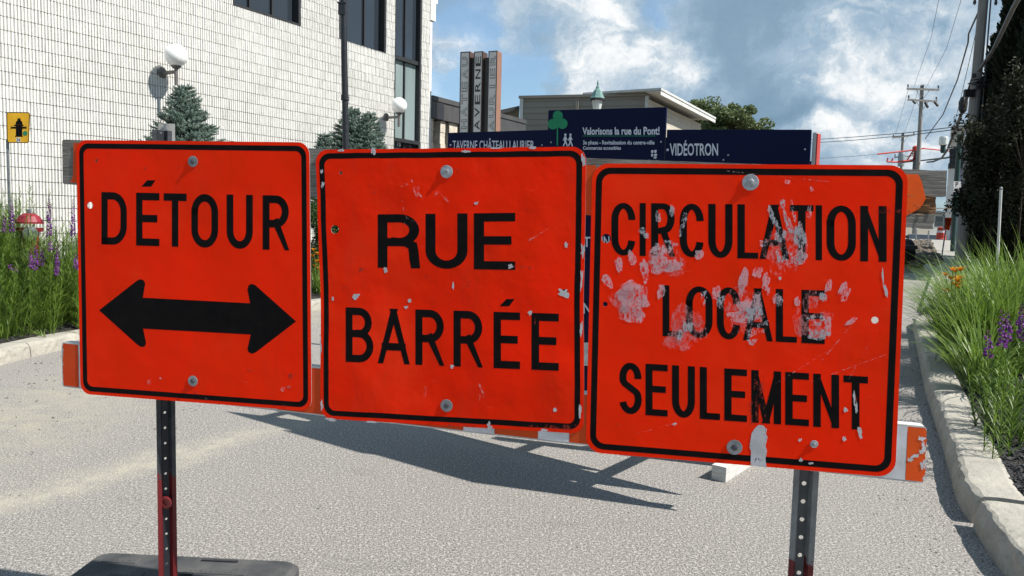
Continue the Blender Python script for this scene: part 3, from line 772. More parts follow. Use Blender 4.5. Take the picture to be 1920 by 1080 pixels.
for (x, y, rx, ry, rot) in (  # upright hand print over the A and T
    (1467, 382, 5, 10, 0), (1471, 402, 3, 13, -8), (1445, 398, 5, 11, -18), (1453, 418, 5, 14, -28), (1484, 384, 3.5, 11, -5), (1489, 402, 4, 13, -8), (1463, 442, 10, 16, 10), (1467, 478, 14, 13, 20), (1498, 445, 11, 20, -5),
    (1483, 488, 22, 8, 5), (1500, 480, 12, 16, 0), (1500, 428, 5, 12, 0), (1430, 456, 8, 6, 30), (1517, 400, 4, 14, 5), (1478, 420, 6, 16, -20)): hb(3 if x < 1500 else 1, x, y, rx, ry, rot, hp, rag=.25)
for (x, y, rx, ry, rot) in ((1234, 407, 5, 12, -4), (1260, 396, 5, 12, 5), (1283, 412, 5, 12, 10), (1278, 432, 4, 13, 14), (1204, 432, 6, 6, 20), (1211, 441, 5, 6, -30), (1255, 460, 16, 9, 0), (1238, 464, 12, 9, 0)): hb(3, x, y, rx, ry, rot, hp, rag=.25)
for (x, y, rx, ry, rot) in ((1161, 495, 6, 15, -10), (1184, 482, 7, 15, -18), (1208, 503, 8, 16, -5), (1211, 520, 4, 10, 10), (1263, 499, 18, 11, -12), (1240, 470, 20, 9, -5), (1240, 490, 20, 14, 10), (1232, 503, 10, 12, 0), (1312, 477, 9, 9, -30), (1139, 527, 7, 14, -35),
    (1183, 545, 24, 20, 15), (1190, 567, 28, 24, 20), (1185, 590, 22, 14, 25), (1240, 545, 8, 13, 10), (1393, 524, 8, 20, 12), (1389, 545, 4, 12, 5), (1420, 511, 9, 12, 20), (1436, 527, 7, 16, 8), (1440, 545, 3, 8, 0), (1343, 550, 8, 12, 0),
    (1398, 575, 18, 16, 0), (1420, 565, 10, 20, 0), (1390, 592, 28, 12, 0), (1553, 536, 6, 12, 20), (1580, 541, 6, 12, 28), (1585, 554, 6, 14, 30), (1552, 612, 7, 18, 0), (1594, 603, 14, 4, -30), (1495, 566, 5, 9, 0), (1456, 560, 8, 10, 20),
    (1476, 341, 5, 4, 0), (1521, 354, 3, 5, -20)): hb(1, x, y, rx, ry, rot, hp+.0001, rag=.25)
for (x, y, rx, ry, rot) in ((1183, 565, 34, 34, 0), (1290, 600, 24, 26, 0), (1305, 618, 26, 20, 0), (1276, 622, 12, 22, 0), (1400, 600, 42, 24, -20), (1525, 610, 34, 26, 0), (1497, 605, 10, 22, 0), (1470, 470, 36, 44, 0), (1250, 490, 34, 26, 0), (1275, 640, 30, 14, 0), (1520, 560, 16, 20, 10), (1384, 560, 34, 26, 0)): hb(2, x, y, rx, ry, rot, hp-.0001, rag=.3)
for (x, y, rx, ry, rot) in ((1320, 556, 6, 12, 0), (1350, 567, 8, 14, 10), (1462, 563, 6, 12, 0), (1415, 590, 16, 16, -20), (1425, 615, 20, 10, -30), (1290, 612, 8, 12, 0), (1530, 600, 14, 8, 0), (1535, 628, 18, 10, 10), (1543, 555, 7, 8, 20), (1410, 640, 10, 5, 0), (1275, 628, 5, 8, 0), (1497, 440, 5, 22, 0)): hb(3, x, y, rx, ry, rot, hp+.0002, rag=.4)
for (k_, ly), m_ in sorted(HPS.items()): m_.build('hand_print', {1: 'hand_paint', 2: 'hand_paint_thin', 3: 'hand_paint_blue'}[ly], t, kind='stuff')
mb = MB()
pxpoly(mb, PL, [(1407, 872), (1408, 845), (1405, 838), (1409, 812), (1414, 804), (1422, 796), (1430, 797), (1438, 804), (1436, 812), (1439, 820), (1435, 835), (1438, 845), (1435, 860), (1437, 876)], hp)
for b in ((1660, 545, 3, 14, -15), (1655, 520, 1.6, 18, -5), (1601, 744, 2, 14, -4), (1605, 765, 2.4, 10, -6), (1612, 810, 3.5, 10, -14), (1585, 768, 4, 4, 0), (1583, 822, 3, 4, 0), (1500, 824, 3, 3, 0), (1520, 868, 5, 2, 0), (1265, 795, 4, 3, 0), (1462, 521, 3, 3, 0), (1501, 862, 3, 4, 0)): blob(mb, PL, *b, hp, rag=.4)
mb.build('scraped_metal', 'bare_metal', t, kind='stuff')
mb = MB()
for b in ((1668, 397, 20, 5, 2), (1692, 399, 22, 5, 4), (1660, 391, 8, 4, 0), (1418, 745, 3, 40, -2), (1426, 740, 5, 44, 4), (1432, 765, 3, 34, -4), (1408, 760, 3, 24, 0), (1495, 362, 5, 3, 0), (1527, 336, 5, 4, 0), (1162, 797, 6, 2, 40), (1520, 834, 9, 7, 0), (1605, 745, 3, 10, 0)): blob(mb, PL, *b, hp, rag=.6)
mb.build('scrape_marks', 'scrape_red', t, kind='stuff')
mb = MB()
for b in ((1500, 690, 60, 1.0, -32), (1570, 640, 50, .9, -50), (1620, 660, 60, .9, -60), (1590, 690, 70, .8, -20), (1300, 560, 30, .8, 80), (1450, 330, 90, .8, 6), (1240, 800, 40, .8, -15)): blob(mb, PL, *b, hp-.0002, rag=.3)
mb.build('fine_scratches', 'scratch_white', t, kind='stuff')

# ------------------------------------------------------------------ barricade: two rails on two perforated posts
tb = thing('barricade', 'wooden road barricade of two weathered rails on steel posts, carrying the three orange signs', 'barricade', (-.05, 2.48, 0))
def rail(name, mat, pxs, th, front, split=False):
    Q = Quad([PL.px(*p) for p in pxs]); mb = MB(); fn = lambda p, o: PL.w(Q.m(p[0], p[1]), o)
    lp = rrect(Q.W, Q.H, 0, .010, 4)
    lp = [[p[0]+.003*noise.noise(Vector((p[0]*9, p[1]*30, 1))), p[1]+.002*noise.noise(Vector((p[0]*7, p[1]*9, 5)))] for p in lp]
    plate(mb, [lp], fn, front, front-th); return mb.build(name, mat, tb), Q, fn
TOPR = [(116, 261.5), (1776, 320), (1772, 430), (117, 345)]
Qt = Quad([PL.px(*p) for p in TOPR])
fnt = lambda p, o: PL.w(Qt.m(p[0], p[1]), o)
# the right hand end of the upper rail has split open: sound part, then three layers
mb = MB(); cut = Qt.W-.30
def strip(mb, x0, x1, y0, y1, f0, f1, seed):
    lp = []; n = 16
    for i in range(n+1): x = x0+(x1-x0)*i/n; lp.append([x, y0+.004*noise.noise(Vector((x*22, seed, 0)))])
    for j in range(1, 5): y = y0+(y1-y0)*j/5; lp.append([x1+.006*noise.noise(Vector((y*60, seed, 4))), y])
    for i in range(n+1): x = x1+(x0-x1)*i/n; lp.append([x, y1+.004*noise.noise(Vector((x*22, seed+3, 0)))])
    plate(mb, [lp], fnt, f0, f1)
mb = MB(); lp = rrect(cut, Qt.H, 0, .008, 4); plate(mb, [lp], fnt, -.001, -.039); up_rail = mb.build('upper_rail', 'old_wood', tb)
mb = MB(); strip(mb, cut+.001, Qt.W, Qt.H*.56, Qt.H, -.001, -.039, 1); mb.build('split_layer', 'old_wood', up_rail)
mb = MB(); strip(mb, cut+.001, Qt.W-.022, Qt.H*.44, Qt.H*.55, -.016, -.039, 2); mb.build('split_layer', 'split_wood', up_rail)
mb = MB(); strip(mb, cut+.001, Qt.W-.024, Qt.H*.25, Qt.H*.43, -.008, -.039, 5); mb.build('split_layer', 'split_wood', up_rail)
mb = MB(); strip(mb, cut+.001, Qt.W-.030, 0, Qt.H*.24, -.001, -.039, 9); mb.build('split_layer', 'old_wood', up_rail)
mb = MB()
for i in range(26):
    y = Qt.H*random.uniform(.22, .58); x = Qt.W-random.uniform(.03, .22); l = random.uniform(.03, .12)
    p = fnt([x, y], -.004); q = fnt([x+l*.5, y+random.uniform(-.004, .004)], random.uniform(-.004, .004)); mb.tube([p, q], [.0016, .0005], 4)
mb.build('splinters', 'split_wood', up_rail, kind='stuff')
# torn remnants of orange film on both ends and between the signs
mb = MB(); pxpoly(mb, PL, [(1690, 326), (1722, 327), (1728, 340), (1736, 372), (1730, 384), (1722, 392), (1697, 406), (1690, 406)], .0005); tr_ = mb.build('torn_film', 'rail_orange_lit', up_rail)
mb = MB(); pxpoly(mb, PL, [(138, 268), (150, 268), (160, 344), (132, 342), (137, 330)], .0005); mb.build('torn_film', 'rail_orange', up_rail)
mb = MB(); pxpoly(mb, PL, [(1090, 309), (1118, 310), (1118, 405), (1090, 402)], .0005); mb.build('film_stripe', 'rail_orange', up_rail)
LOWR = [(115, 641), (1738, 800), (1733, 907), (117, 725)]
Ql = Quad([PL.px(*p) for p in LOWR]); fl = lambda p, o: PL.w(Ql.m(p[0], p[1]), o)
mb = MB(); plate(mb, [rrect(Ql.W, Ql.H, 0, .010, 4)], fl, -.001, -.039); lrail = mb.build('lower_rail', 'white_wood', tb)
def xpos(px):  # metres along the lower rail for a photo x
    a_ = PL.px(px, 700+ (px-115)*.1).x; return (a_-Ql.c[0].x)/(Ql.c[1].x-Ql.c[0].x)*Ql.W
def stripe(x0, x1, mat, ragL=0, ragR=0, seed=0):
    a_, b2 = xpos(x0), xpos(x1); lp = []; n = 14; e0 = .005
    for i in range(n+1):
        y = e0+(Ql.H-2*e0)*i/n; lp.append([b2-(abs(noise.noise(Vector((y*40, seed, 1))))*ragR), y])
    for i in range(n+1):
        y = Ql.H-e0-(Ql.H-2*e0)*i/n; lp.append([a_+(abs(noise.noise(Vector((y*40, seed, 7))))*ragL), y])
    mb = MB(); face_poly(mb, [lp], fl, .0004); mb.build('film_stripe', mat, lrail)
stripe(118, 147.5, 'rail_orange', .012, 0, 3); stripe(148.5, 200, 'white_film')
stripe(520, 868, 'rail_orange'); stripe(869, 926, 'white_film'); stripe(927, 1008, 'rail_orange'); stripe(1009, 1066, 'white_film'); stripe(1067, 1200, 'rail_orange')
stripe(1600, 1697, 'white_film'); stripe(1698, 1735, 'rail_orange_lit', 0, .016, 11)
mb = MB()
for b in ((1727, 822, 6, 6, 0), (1731, 838, 4, 10, 0), (1714, 856, 9, 3, -20), (1706, 862, 5, 4, 0), (1726, 846, 3, 3, 0), (1730, 872, 4, 8, 0)): blob(mb, PL, *b, .0012, rag=.6)
mb.build('chipped_film', 'white_film', lrail, kind='stuff')

def hat_post(mb_web, mb_f, base, h, wid, rot, web_z=.03, first=.03, pitch=.0575, hr=.0072):
    """U-channel post: perforated web set back, two angled flanges, two lips"""
    a_ = Vector((cos(rot), -sin(rot), 0)); n = Vector((-sin(rot), -cos(rot), 0)); b0 = Vector(base)
    ww = wid*.36; lip = wid*.22; t_ = .0028
    # web with real holes, cell by cell
    z = 0
    while z < h:
        z1 = min(h, z+pitch); cz = (z+z1)/2; hole = circ((0, cz), hr, 10)
        cell = [[-ww/2, z], [ww/2, z], [ww/2, z1], [-ww/2, z1]]
        plate(mb_web, [cell, hole[::-1]], lambda p, o: b0+a_*p[0]+SZ*p[1]+n*o, -web_z+.004, -web_z+.001)
        z = z1
    for s_ in (-1, 1):
        for (x0, o0, x1, o1) in ((ww/2, -web_z+.0025, wid/2-lip, 0), (wid/2-lip, 0, wid/2, 0)):
            p0 = b0+a_*(x0*s_)+n*o0; p1 = b0+a_*(x1*s_)+n*o1; dirv = (p1-p0).normalized(); nn = dirv.cross(SZ)
            q = [p0+nn*t_/2, p1+nn*t_/2, p1-nn*t_/2, p0-nn*t_/2]
            k = len(mb_f.v)
            for zz_ in (0, h):
                for v in q: mb_f.v.append(tuple(v+SZ*zz_))
            mb_f.f += [(k, k+1, k+2, k+3), (k+4, k+7, k+6, k+5)]+[(k+i, k+4+i, k+4+(i+1) % 4, k+(i+1) % 4) for i in range(4)]
def redder(name, c1, c2, z0):
    m = MT(name); s_ = m.N.new('ShaderNodeSeparateXYZ'); m.L.new(m.pos, s_.inputs[0])
    zz_ = m.math('ADD', s_.outputs[2], m.rmp(m.noise(35, 4, .6), .3, .7, -.035, .035))
    c = m.mix(m.rmp(m.noise(14, 5, .7), .35, .7), c1, c2)
    m.color(m.mix(m.rmp(zz_, z0-.004, z0+.004, 1, 0), c, (.11, .006, .008))); m.set(rough=.5, metal=.15); m.bump(m.noise(60, 4, .7), .001)
redder('post_dark', (.014, .017, .022), (.05, .055, .06), .54)
redder('post_grey', (.21, .22, .22), (.13, .135, .14), .475)
simple('post_web', (.10, .105, .11), (.06, .065, .07), 20, .55, .3)
simple('post_web_dark', (.010, .012, .018), (.02, .022, .03), 20, .5, .3)
for (px, pyt, wid, rot, mf, mw, zb, lab) in ((300, 1000, .066, radians(-40), 'post_dark', 'post_web_dark', .03, None), (1510, 1000, .074, radians(10), 'post_grey', 'post_web', .028, None)):
    a_ = PL.px(px, pyt); base = PL.w((a_.x, 0), -.042); w_, f_ = MB(), MB(); hat_post(w_, f_, base, 1.80 if px < 900 else 1.68, wid, rot, .026 if px > 900 else .016, hr=.0072 if px > 900 else .0048)
    o = f_.build('post', mf, tb); w_.build('post_web', mw, o)
    if px < 900:
        mb = MB(); c = PL.px(300, 948); w = PL.w(c, -.042+.008)
        mb.lathe(w+SN*.0, [(.021, -.004), (.0235, 0), (.0235, .004), (.019, .006), (.011, .006), (.011, .001)], 20, SN); mb.build('post_collar', 'rust_red', o)
# rubber ballast feet
def ballast(label, cx, cy, w, dpt, rz):
    t = thing('rubber_base', label, 'sign base', (cx, cy, 0)); ax = (Vector((cos(rz), -sin(rz), 0)), Vector((sin(rz), cos(rz), 0)), SZ)
    C = Vector((cx, cy, 0)); Wd = lambda p, o: C+ax[0]*p[0]+ax[1]*p[1]+SZ*o
    mb = MB(); A = [[p[0]-w/2, p[1]-dpt/2] for p in rrect(w, dpt, 0, .055, 5)]; B = [[p[0]-w/2, p[1]-dpt/2] for p in rrect(w, dpt, .022, .045, 5)]
    sock = [[-.05, -.045], [.05, -.045], [.05, .045], [-.05, .045]][::-1]
    k = len(mb.v); n = len(A)
    for z, lp in ((0, A), (.075, A), (.095, B)):
        for p in lp: mb.v.append(tuple(Wd(p, z)))
    for r_ in range(2):
        for i in range(n): j = (i+1) % n; mb.f.append((k+r_*n+i, k+r_*n+j, k+(r_+1)*n+j, k+(r_+1)*n+i))
    face_poly(mb, [B, sock], Wd, .095)
    k = len(mb.v)
    for z in (.02, .095):
        for p in sock: mb.v.append(tuple(Wd(p, z)))
    for i in range(4): j = (i+1) % 4; mb.f.append((k+i, k+4+i, k+4+j, k+j))
    mb.f.append((k, k+1, k+2, k+3))
    mb.build('base_body', 'rubber', t)
    for (x, y, sx, sy) in ((-.30, .12, .15, .05), (-.22, -.01, .16, .07), (.13, .06, .26, .045), (.13, -.06, .26, .045), (.33, .02, .10, .25)):
        mb = MB(); mb.box(C+ax[0]*x*w/.88+ax[1]*y+SZ*.0955, (sx, sy, .006), ax, .93); mb.build('raised_panel', 'rubber', t)
    mb = MB(); mb.box(C+ax[0]*.10+ax[1]*.155+SZ*.0965, (.16, .016, .008), ax, .9); mb.build('grip_bar', 'black_steel', t)
    mb = MB()
    random.seed(5)
    for (x0, y0, n_, s_) in ((-.33, .12, 5, .022), (-.27, -.01, 6, .02), (.03, .06, 10, .02)):
        for i in range(n_):
            if random.random() < .85: mb.box(C+ax[0]*(x0+i*s_*1.05)*w/.88+ax[1]*(y0)+SZ*.0995, (s_*.6, s_*random.uniform(.7, 1.2), .003), ax, .8)
    mb.build('moulded_marks', 'rubber', t, kind='stuff')
a_ = PL.w(PL.px(300, 1000), -.042)
ballast('worn black rubber base under the left post of the barricade', a_.x-.02, a_.y+.12, .86, .41, radians(3))

# ------------------------------------------------------------------ flat lettering from the built-in font
_dg = None
def glyph_mesh(txt, offset=0.0, spacing=1.0):
    cu = bpy.data.curves.new('txt', 'FONT'); cu.body = txt; cu.offset = offset; cu.resolution_u = 3; cu.space_character = spacing; cu.fill_mode = 'FRONT' if hasattr(cu, 'fill_mode') else cu.fill_mode
    o = bpy.data.objects.new('txt', cu); COL.objects.link(o); dg = bpy.context.evaluated_depsgraph_get(); dg.update()
    me = bpy.data.meshes.new_from_object(o.evaluated_get(dg)); vs = [(v.co.x, v.co.y) for v in me.vertices]; fs = [tuple(p.vertices) for p in me.polygons if p.normal.z > 0 or True]
    bpy.data.objects.remove(o); bpy.data.curves.remove(cu); bpy.data.meshes.remove(me)
    xs_ = [v[0] for v in vs]; ys_ = [v[1] for v in vs]
    return vs, fs, (min(xs_), max(xs_), min(ys_), max(ys_))
def text_quad(mb, plane, txt, box, off, bold=0.0, bb=None, spacing=1.0):
    """box: TL TR BR BL in photograph pixels"""
    q = Quad([plane.px(*p) for p in box]); vs, fs, b = glyph_mesh(txt, bold, spacing); b = bb or b
    W_, H_ = q.W, q.H
    mb.add([plane.w(q.m((v[0]-b[0])/(b[1]-b[0])*W_, (v[1]-b[2])/(b[3]-b[2])*H_), off) for v in vs], fs)
    return b

# ------------------------------------------------------------------ blue street-works board
BL0 = Vector((-.457, 5.25, 0)); BE = (Vector((1.436, 3.795, 0))-BL0).normalized(); BN = Vector((BE.y, -BE.x, 0))
PB = Plane(BL0, BE, BN)
tbrd = thing('street_works_board', 'navy blue street-works board with white shop names and a green tree, on a white wooden stand', 'notice board', (.6, 4.6, 0))
def bpanel(us, zs, off, mat='navy'):
    """us=(u0,u1), zs = top-left, top-right, bottom-right, bottom-left heights"""
    q = Quad([Vector((us[0], zs[0])), Vector((us[1], zs[1])), Vector((us[1], zs[2])), Vector((us[0], zs[3]))])
    mb = MB(); plate(mb, [rrect(q.W, q.H, 0, .004, 2)], lambda p, o: PB.w(q.m(p[0], p[1]), o), off, off-.012); return mb.build('panel', mat, tbrd)
def column(x0, x1, y0, y1, ybot0, ybot1, off, rows, zend):
    """header panel between photo heights, then equal rows down to zend"""
    A, B, C_, D_ = PB.px(x0, y0), PB.px(x1, y1), PB.px(x1, ybot1), PB.px(x0, ybot0)
    bpanel((A.x, B.x), (A.y, B.y, C_.y, D_.y), off)
    zl, zr = D_.y-.004, C_.y-.004; h = (zl-zend)/rows
    for r_ in range(rows): bpanel((A.x+.003, B.x-.003), (zl-r_*h, zr-r_*h, zr-(r_+1)*h+.004, zl-(r_+1)*h+.004), .0)
column(840, 1028.5, 249, 243.5, 306, 303, 0, 6, .20)  # left and centre rows reach lower, added out of sight for a wider shadow
column(1029, 1250, 207, 201, 303, 305, .004, 6, .24)
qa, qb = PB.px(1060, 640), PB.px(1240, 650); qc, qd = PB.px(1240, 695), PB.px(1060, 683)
bpanel((qa.x, qb.x), (qa.y, qb.y, qc.y, qd.y), .006, 'white_wood')  # added white strip stands in for the sunlit road below the board
column(1250.5, 1521, 243, 243, 308, 308, 0, 5, .66)
for (xa, xb, zt_, zb_) in ((850, 1028, 2.02, .45), (1032, 1248, 2.02, .45), (1253, 1500, 1.86, .68)):  # added panels, unseen behind the board, that widen its ground shadow
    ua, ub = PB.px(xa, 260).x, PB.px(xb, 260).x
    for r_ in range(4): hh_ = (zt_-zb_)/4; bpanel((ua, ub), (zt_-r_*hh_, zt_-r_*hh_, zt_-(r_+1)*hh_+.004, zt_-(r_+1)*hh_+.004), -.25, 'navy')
mb = MB()
text_quad(mb, PB, 'TAVERNE CHÂTEAU LAURIER', [(849, 259), (1002, 259), (1002, 281), (849, 281)], .0012, .012)
mb.box(PB.w(PB.px(845, 272), .001), (.012, .002, .010), (BE, BN, SZ))
mb.box(PB.w(PB.px(1252, 281), .001), (.012, .002, .012), (BE, BN, SZ))
text_quad(mb, PB, 'VIDÉOTRON', [(1256, 263), (1346.5, 263), (1346.5, 292), (1256, 292)], .0012, .018)
text_quad(mb, PB, 'T', [(1094, 444), (1107, 444), (1107, 463), (1094, 463)], .0012, .018)
text_quad(mb, PB, 'IN', [(1128, 443), (1143, 443), (1143, 462), (1128, 462)], .0012, .018)
text_quad(mb, PB, 'N', [(1094, 568), (1108, 568), (1108, 588), (1094, 588)], .0012, .018)
mb.build('shop_names', 'print_white', tbrd)
mb = MB()
text_quad(mb, PB, 'Valorisons la rue du Pont!', [(1093, 239), (1237.5, 237.5), (1237.5, 253), (1093, 253)], .0052, .028)
text_quad(mb, PB, '3e phase - Revitalisation du centre-ville', [(1094, 263.5), (1228, 263.5), (1228, 273.5), (1094, 273.5)], .0052, .022)
text_quad(mb, PB, 'Commerces accessibles', [(1094, 274), (1165, 274), (1165, 281), (1094, 281)], .0052, .022)
text_quad(mb, PB, 'Mont-Laurier', [(1217, 299.5), (1236, 299.5), (1236, 302.5), (1217, 302.5)], .0052, .01)
def wig(x0, x1, y0, y1): pxpoly(mb, PB, [(x0, y0+1), ((x0+x1)/2, y0), (x1, y0+1), (x1-1, y1-1), ((x0+x1)/2, y1), (x0+.5, y1-.5)], .0053)
wig(1221.5, 1226.5, 281.5, 287.5); wig(1227.5, 1232.5, 281, 287); wig(1221.5, 1226, 288.5, 294); wig(1227, 1233, 288, 294)
pxpoly(mb, PB, [(1226, 294.5), (1233, 294.5), (1231, 297), (1229, 298), (1226, 296)], .0053)
# two walking figures
for fx in (1061, 1070.5):
    face_poly(mb, [[list(PB.px(fx+2.2*cos(a_/10*2*pi), 252.8+2.4*sin(a_/10*2*pi))) for a_ in range(10)][::-1]], lambda p, o: PB.w(p, o), .0053)
    pxpoly(mb, PB, [(fx-1.8, 256), (fx+1.8, 256), (fx+2.2, 259), (fx+4.2, 262), (fx+3.4, 263), (fx+1.6, 261), (fx+1.8, 266), (fx+4.3, 272), (fx+4.0, 275), (fx+2.7, 274.5), (fx+.3, 268), (fx-2.5, 274), (fx-4.8, 274), (fx-2.2, 268), (fx-1.7, 261.5), (fx-3.6, 264), (fx-4.6, 263), (fx-3.0, 259)], .0055)
mb.build('headline', 'print_white', tbrd)
mb = MB()
for (x, y, r) in ((1047, 217.5, 9.5), (1038, 233, 9.8), (1055.5, 232, 9.8)):
    face_poly(mb, [[list(PB.px(x+r*cos(a_/20*2*pi), y+r*1.02*sin(a_/20*2*pi))) for a_ in range(20)][::-1]], lambda p, o: PB.w(p, o), .0052+r*.0001+(x-1040)*.00002)
pxpoly(mb, PB, [(1045.2, 236), (1047.6, 236), (1047.4, 273), (1044.8, 273)], .0066)
pxpoly(mb, PB, [(1093, 254.6), (1230, 254.6), (1230, 255.6), (1093, 255.6)], .0053)
mb.build('green_tree_emblem', 'print_green', tbrd)
mb = MB()
for (x, y) in ((1034, 267), (1240, 266), (1131, 298.5), (1017, 272), (1510, 280), (1366, 291), (1357, 300)): mb.lathe(PB.w(PB.px(x, y), .001), [(.005, 0), (.005, .004), (.002, .005)], 8, BN)
mb.build('screws', 'zinc', tbrd, kind='stuff')
# timber stand: the panels hang on a frame carried by two posts on skids behind them
back = -BN
F1 = G(1347, 902)
for Fp in (F1, F1-BE*1.95):
    L_ = 1.05; mb = MB(); mb.box(Fp+back*(L_/2)+SZ*.046, (.089, L_, .09), (BE, back, SZ)); mb.build('skid', 'white_wood', tbrd)
    pp = Fp+back*.35; mb = MB(); mb.box(pp+SZ*.98, (.089, .07, 1.78), (BE, back, SZ)); mb.build('post', 'white_wood', tbrd)
    u_ = (Fp-BL0).dot(BE)
    for z in (.78, 1.60):
        a_ = PB.w((u_, z), -.05); b2 = Vector((pp.x, pp.y, z)); mb = MB(); mb.box((a_+b2)/2+BE*.065, (.036, (b2-a_).length+.1, .09), (BE, back, SZ)); mb.build('arm', 'white_wood', tbrd)
    p1 = Vector((pp.x, pp.y, 1.1))-BE*.065; q1 = Fp+back*.98+SZ*.13-BE*.065; dv = (q1-p1).normalized(); mb = MB(); mb.box((p1+q1)/2, (.036, .07, (q1-p1).length), (BE, dv.cross(BE), dv)); mb.build('brace', 'white_wood', tbrd)
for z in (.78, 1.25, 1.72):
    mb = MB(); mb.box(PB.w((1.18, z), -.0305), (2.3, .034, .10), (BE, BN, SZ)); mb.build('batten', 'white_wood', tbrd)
# narrow red-and-white marker board standing behind the right end
q = PB.w((PB.px(1523.5, 250).x, 0), -.06); HB = PB.px(1523, 247).y
t = thing('marker_board', 'narrow red and white board edge standing just right of the blue board', 'marker', q)
mb = MB(); mb.box(q+SZ*(HB+.72)/2, (.018, .05, HB-.72), (BE, BN, SZ)); mb.build('board', 'trim_white', t)
mb = MB(); mb.box(q+SZ*(HB+.72)/2+BE*.0125, (.006, .05, HB-.73), (BE, BN, SZ)); mb.build('red_face', 'red_paint', t)

# ------------------------------------------------------------------ white split-block building on the left
AZW = radians(30); WD = Vector((sin(AZW), cos(AZW), 0)); WN_ = Vector((cos(AZW), -sin(AZW), 0))
W0 = at(330, 104, 14.0)-WN_*.42; W0.z = 0
# same lamp point fixed from the wall; WD runs along the street, WN_ out of the wall
PW = Plane(W0, WD, WN_)
tbl = thing('block_building', 'white ribbed split-block building with dark windows along the left side of the street', 'building', tuple(W0+WD*2))
T0, T1, Z0, Z1, CH, BLN = -4.6, 8.13, .3, 8.9, .2043, .405
GLZ = (6.63, 7.74); WINS = [(1.60, 3.40, 5.66, 7.75), (4.60, 6.28, 5.63, 7.75)]
ZB = 5.66-26*CH
def holes_at(z):
    hs = [(a_, b2) for a_, b2, z0, z1 in WINS if z0-.05 < z < z1+.01]+[GLZ]
    return sorted(hs)
def block_mesh(L_, seed, mb=None, org=None, ribs=True):
    """split ribbed block, front at +n; local x along wall, z up, y = -n (out)"""
    random.seed(seed); vs, fs = [], []; h = CH-.011; g = .004
    nr_ = max(1, round(L_/.0506)); prof = []
    for i in range(nr_):
        x = g/2+(L_-g)*i/nr_; w = (L_-g)/nr_; d_ = .030+random.uniform(-.004, .004)
        prof += [(x+w*.10, 0.0), (x+w*.28, d_), (x+w*.72, d_+random.uniform(-.002, .002)), (x+w*.90, 0.0)]
    prof = [(g/2, 0.)]+prof+[(L_-g/2, 0.)]
    for zz_ in (.0, h):
        for (x, y) in prof: vs.append((x+(random.uniform(-.0015, .0015) if 0 < y else 0), y+(random.uniform(-.003, .003) if y else 0), zz_))
    n = len(prof)
    for i in range(n-1): fs.append((i, i+1, n+i+1, n+i))
    # top and bottom closing towards the mortar
    k = len(vs); vs += [(g/2, -.012, 0), (L_-g/2, -.012, 0), (g/2, -.012, h), (L_-g/2, -.012, h)]
    fs.append(tuple([k]+[i for i in range(n)]+[k+1])[::-1]); fs.append(tuple([k+2]+[n+i for i in range(n)]+[k+3]))
    return vs, fs
variants = []
for sdd in range(6):
    vs, fs = block_mesh(BLN, 100+sdd)
    me = bpy.data.meshes.new('block'); 
    # local axes: x -> WD, y -> WN_
    me.from_pydata([(WD.x*v[0]+WN_.x*v[1], WD.y*v[0]+WN_.y*v[1], v[2]) for v in vs], [], [f[::-1] for f in fs]); me.materials.append(MATS['split_block']); me.update(); variants.append(me)
random.seed(3)
cells = []
row = 0; z = ZB
while z < Z1-.05:
    off = (BLN/2 if row % 2 else 0.0)
    x = T0+off-BLN
    hs = holes_at(z+CH/2)
    while x < T1:
        a_, b2 = max(x, T0), min(x+BLN, T1); segs = [(a_, b2)]
        for h0, h1 in hs:
            ns = []
            for s0, s1 in segs:
                if s1 <= h0 or s0 >= h1: ns.append((s0, s1))
                else:
                    if s0 < h0: ns.append((s0, h0))
                    if s1 > h1: ns.append((h1, s1))
            segs = ns
        for s0, s1 in segs:
            if s1-s0 > .02: cells.append((s0, s1, z))
        x += BLN
    row += 1; z += CH
def in_view(c):
    p = W0+WD*((c[0]+c[1])/2)+SZ*(c[2]+.1); q = p-CAM; zf = q.dot(fw)
    if zf < .1: return -1
    x, y = 960+FPX*q.dot(RT)/zf, 540-FPX*q.dot(UP)/zf
    vis = -20 < x < 812 and -25 < y < (272 if x > 145 else 440)
    return (FPX*(c[1]-c[0])/zf) if vis else -1
full = [c for c in cells if c[1]-c[0] > BLN-.002]
full.sort(key=lambda c: -in_view(c)); singles = set(full[:300])
wallb = MB(); th_ = .3
def wbox(mb, t0, t1, z0, z1, n0, n1): mb.box(W0+WD*((t0+t1)/2)+WN_*((n0+n1)/2)+SZ*((z0+z1)/2), (t1-t0, n1-n0, z1-z0), (WD, WN_, SZ))
# mortar backing built round the openings
edges = sorted({T0, T1, *[x for w_ in WINS for x in w_[:2]], *GLZ})
for e0, e1 in zip(edges, edges[1:]):
    m_ = (e0+e1)/2
    if GLZ[0] < m_ < GLZ[1]: wbox(wallb, e0, e1, 7.9, Z1, -.3, -.010); continue
    w_ = [w for w in WINS if w[0] < m_ < w[1]]
    if w_: wbox(wallb, e0, e1, Z0, w_[0][2], -.3, -.010); wbox(wallb, e0, e1, w_[0][3], Z1, -.3, -.010)
    else: wbox(wallb, e0, e1, Z0, Z1, -.3, -.010)
wallo = wallb.build('wall', 'mortar', tbl)
mb = MB(); wbox(mb, T0, T1, Z0, Z1, -9, -.6); mb.build('building_core', 'frame_black', tbl)
mb = MB()
for c in cells:
    if c in singles:
        o = bpy.data.objects.new('block', random.choice(variants)); COL.objects.link(o); o.parent = tbl
        o.location = W0+WD*c[0]+SZ*c[2]-tbl.location
    else:
        vs, fs = block_mesh(c[1]-c[0], int(c[0]*97+c[2]*31))
        mb.add([W0+WD*(c[0]+v[0])+WN_*v[1]+SZ*(c[2]+v[2]) for v in vs], [f[::-1] for f in fs])
mb.build('block_courses', 'split_block', tbl, kind='stuff')
random.seed(21)
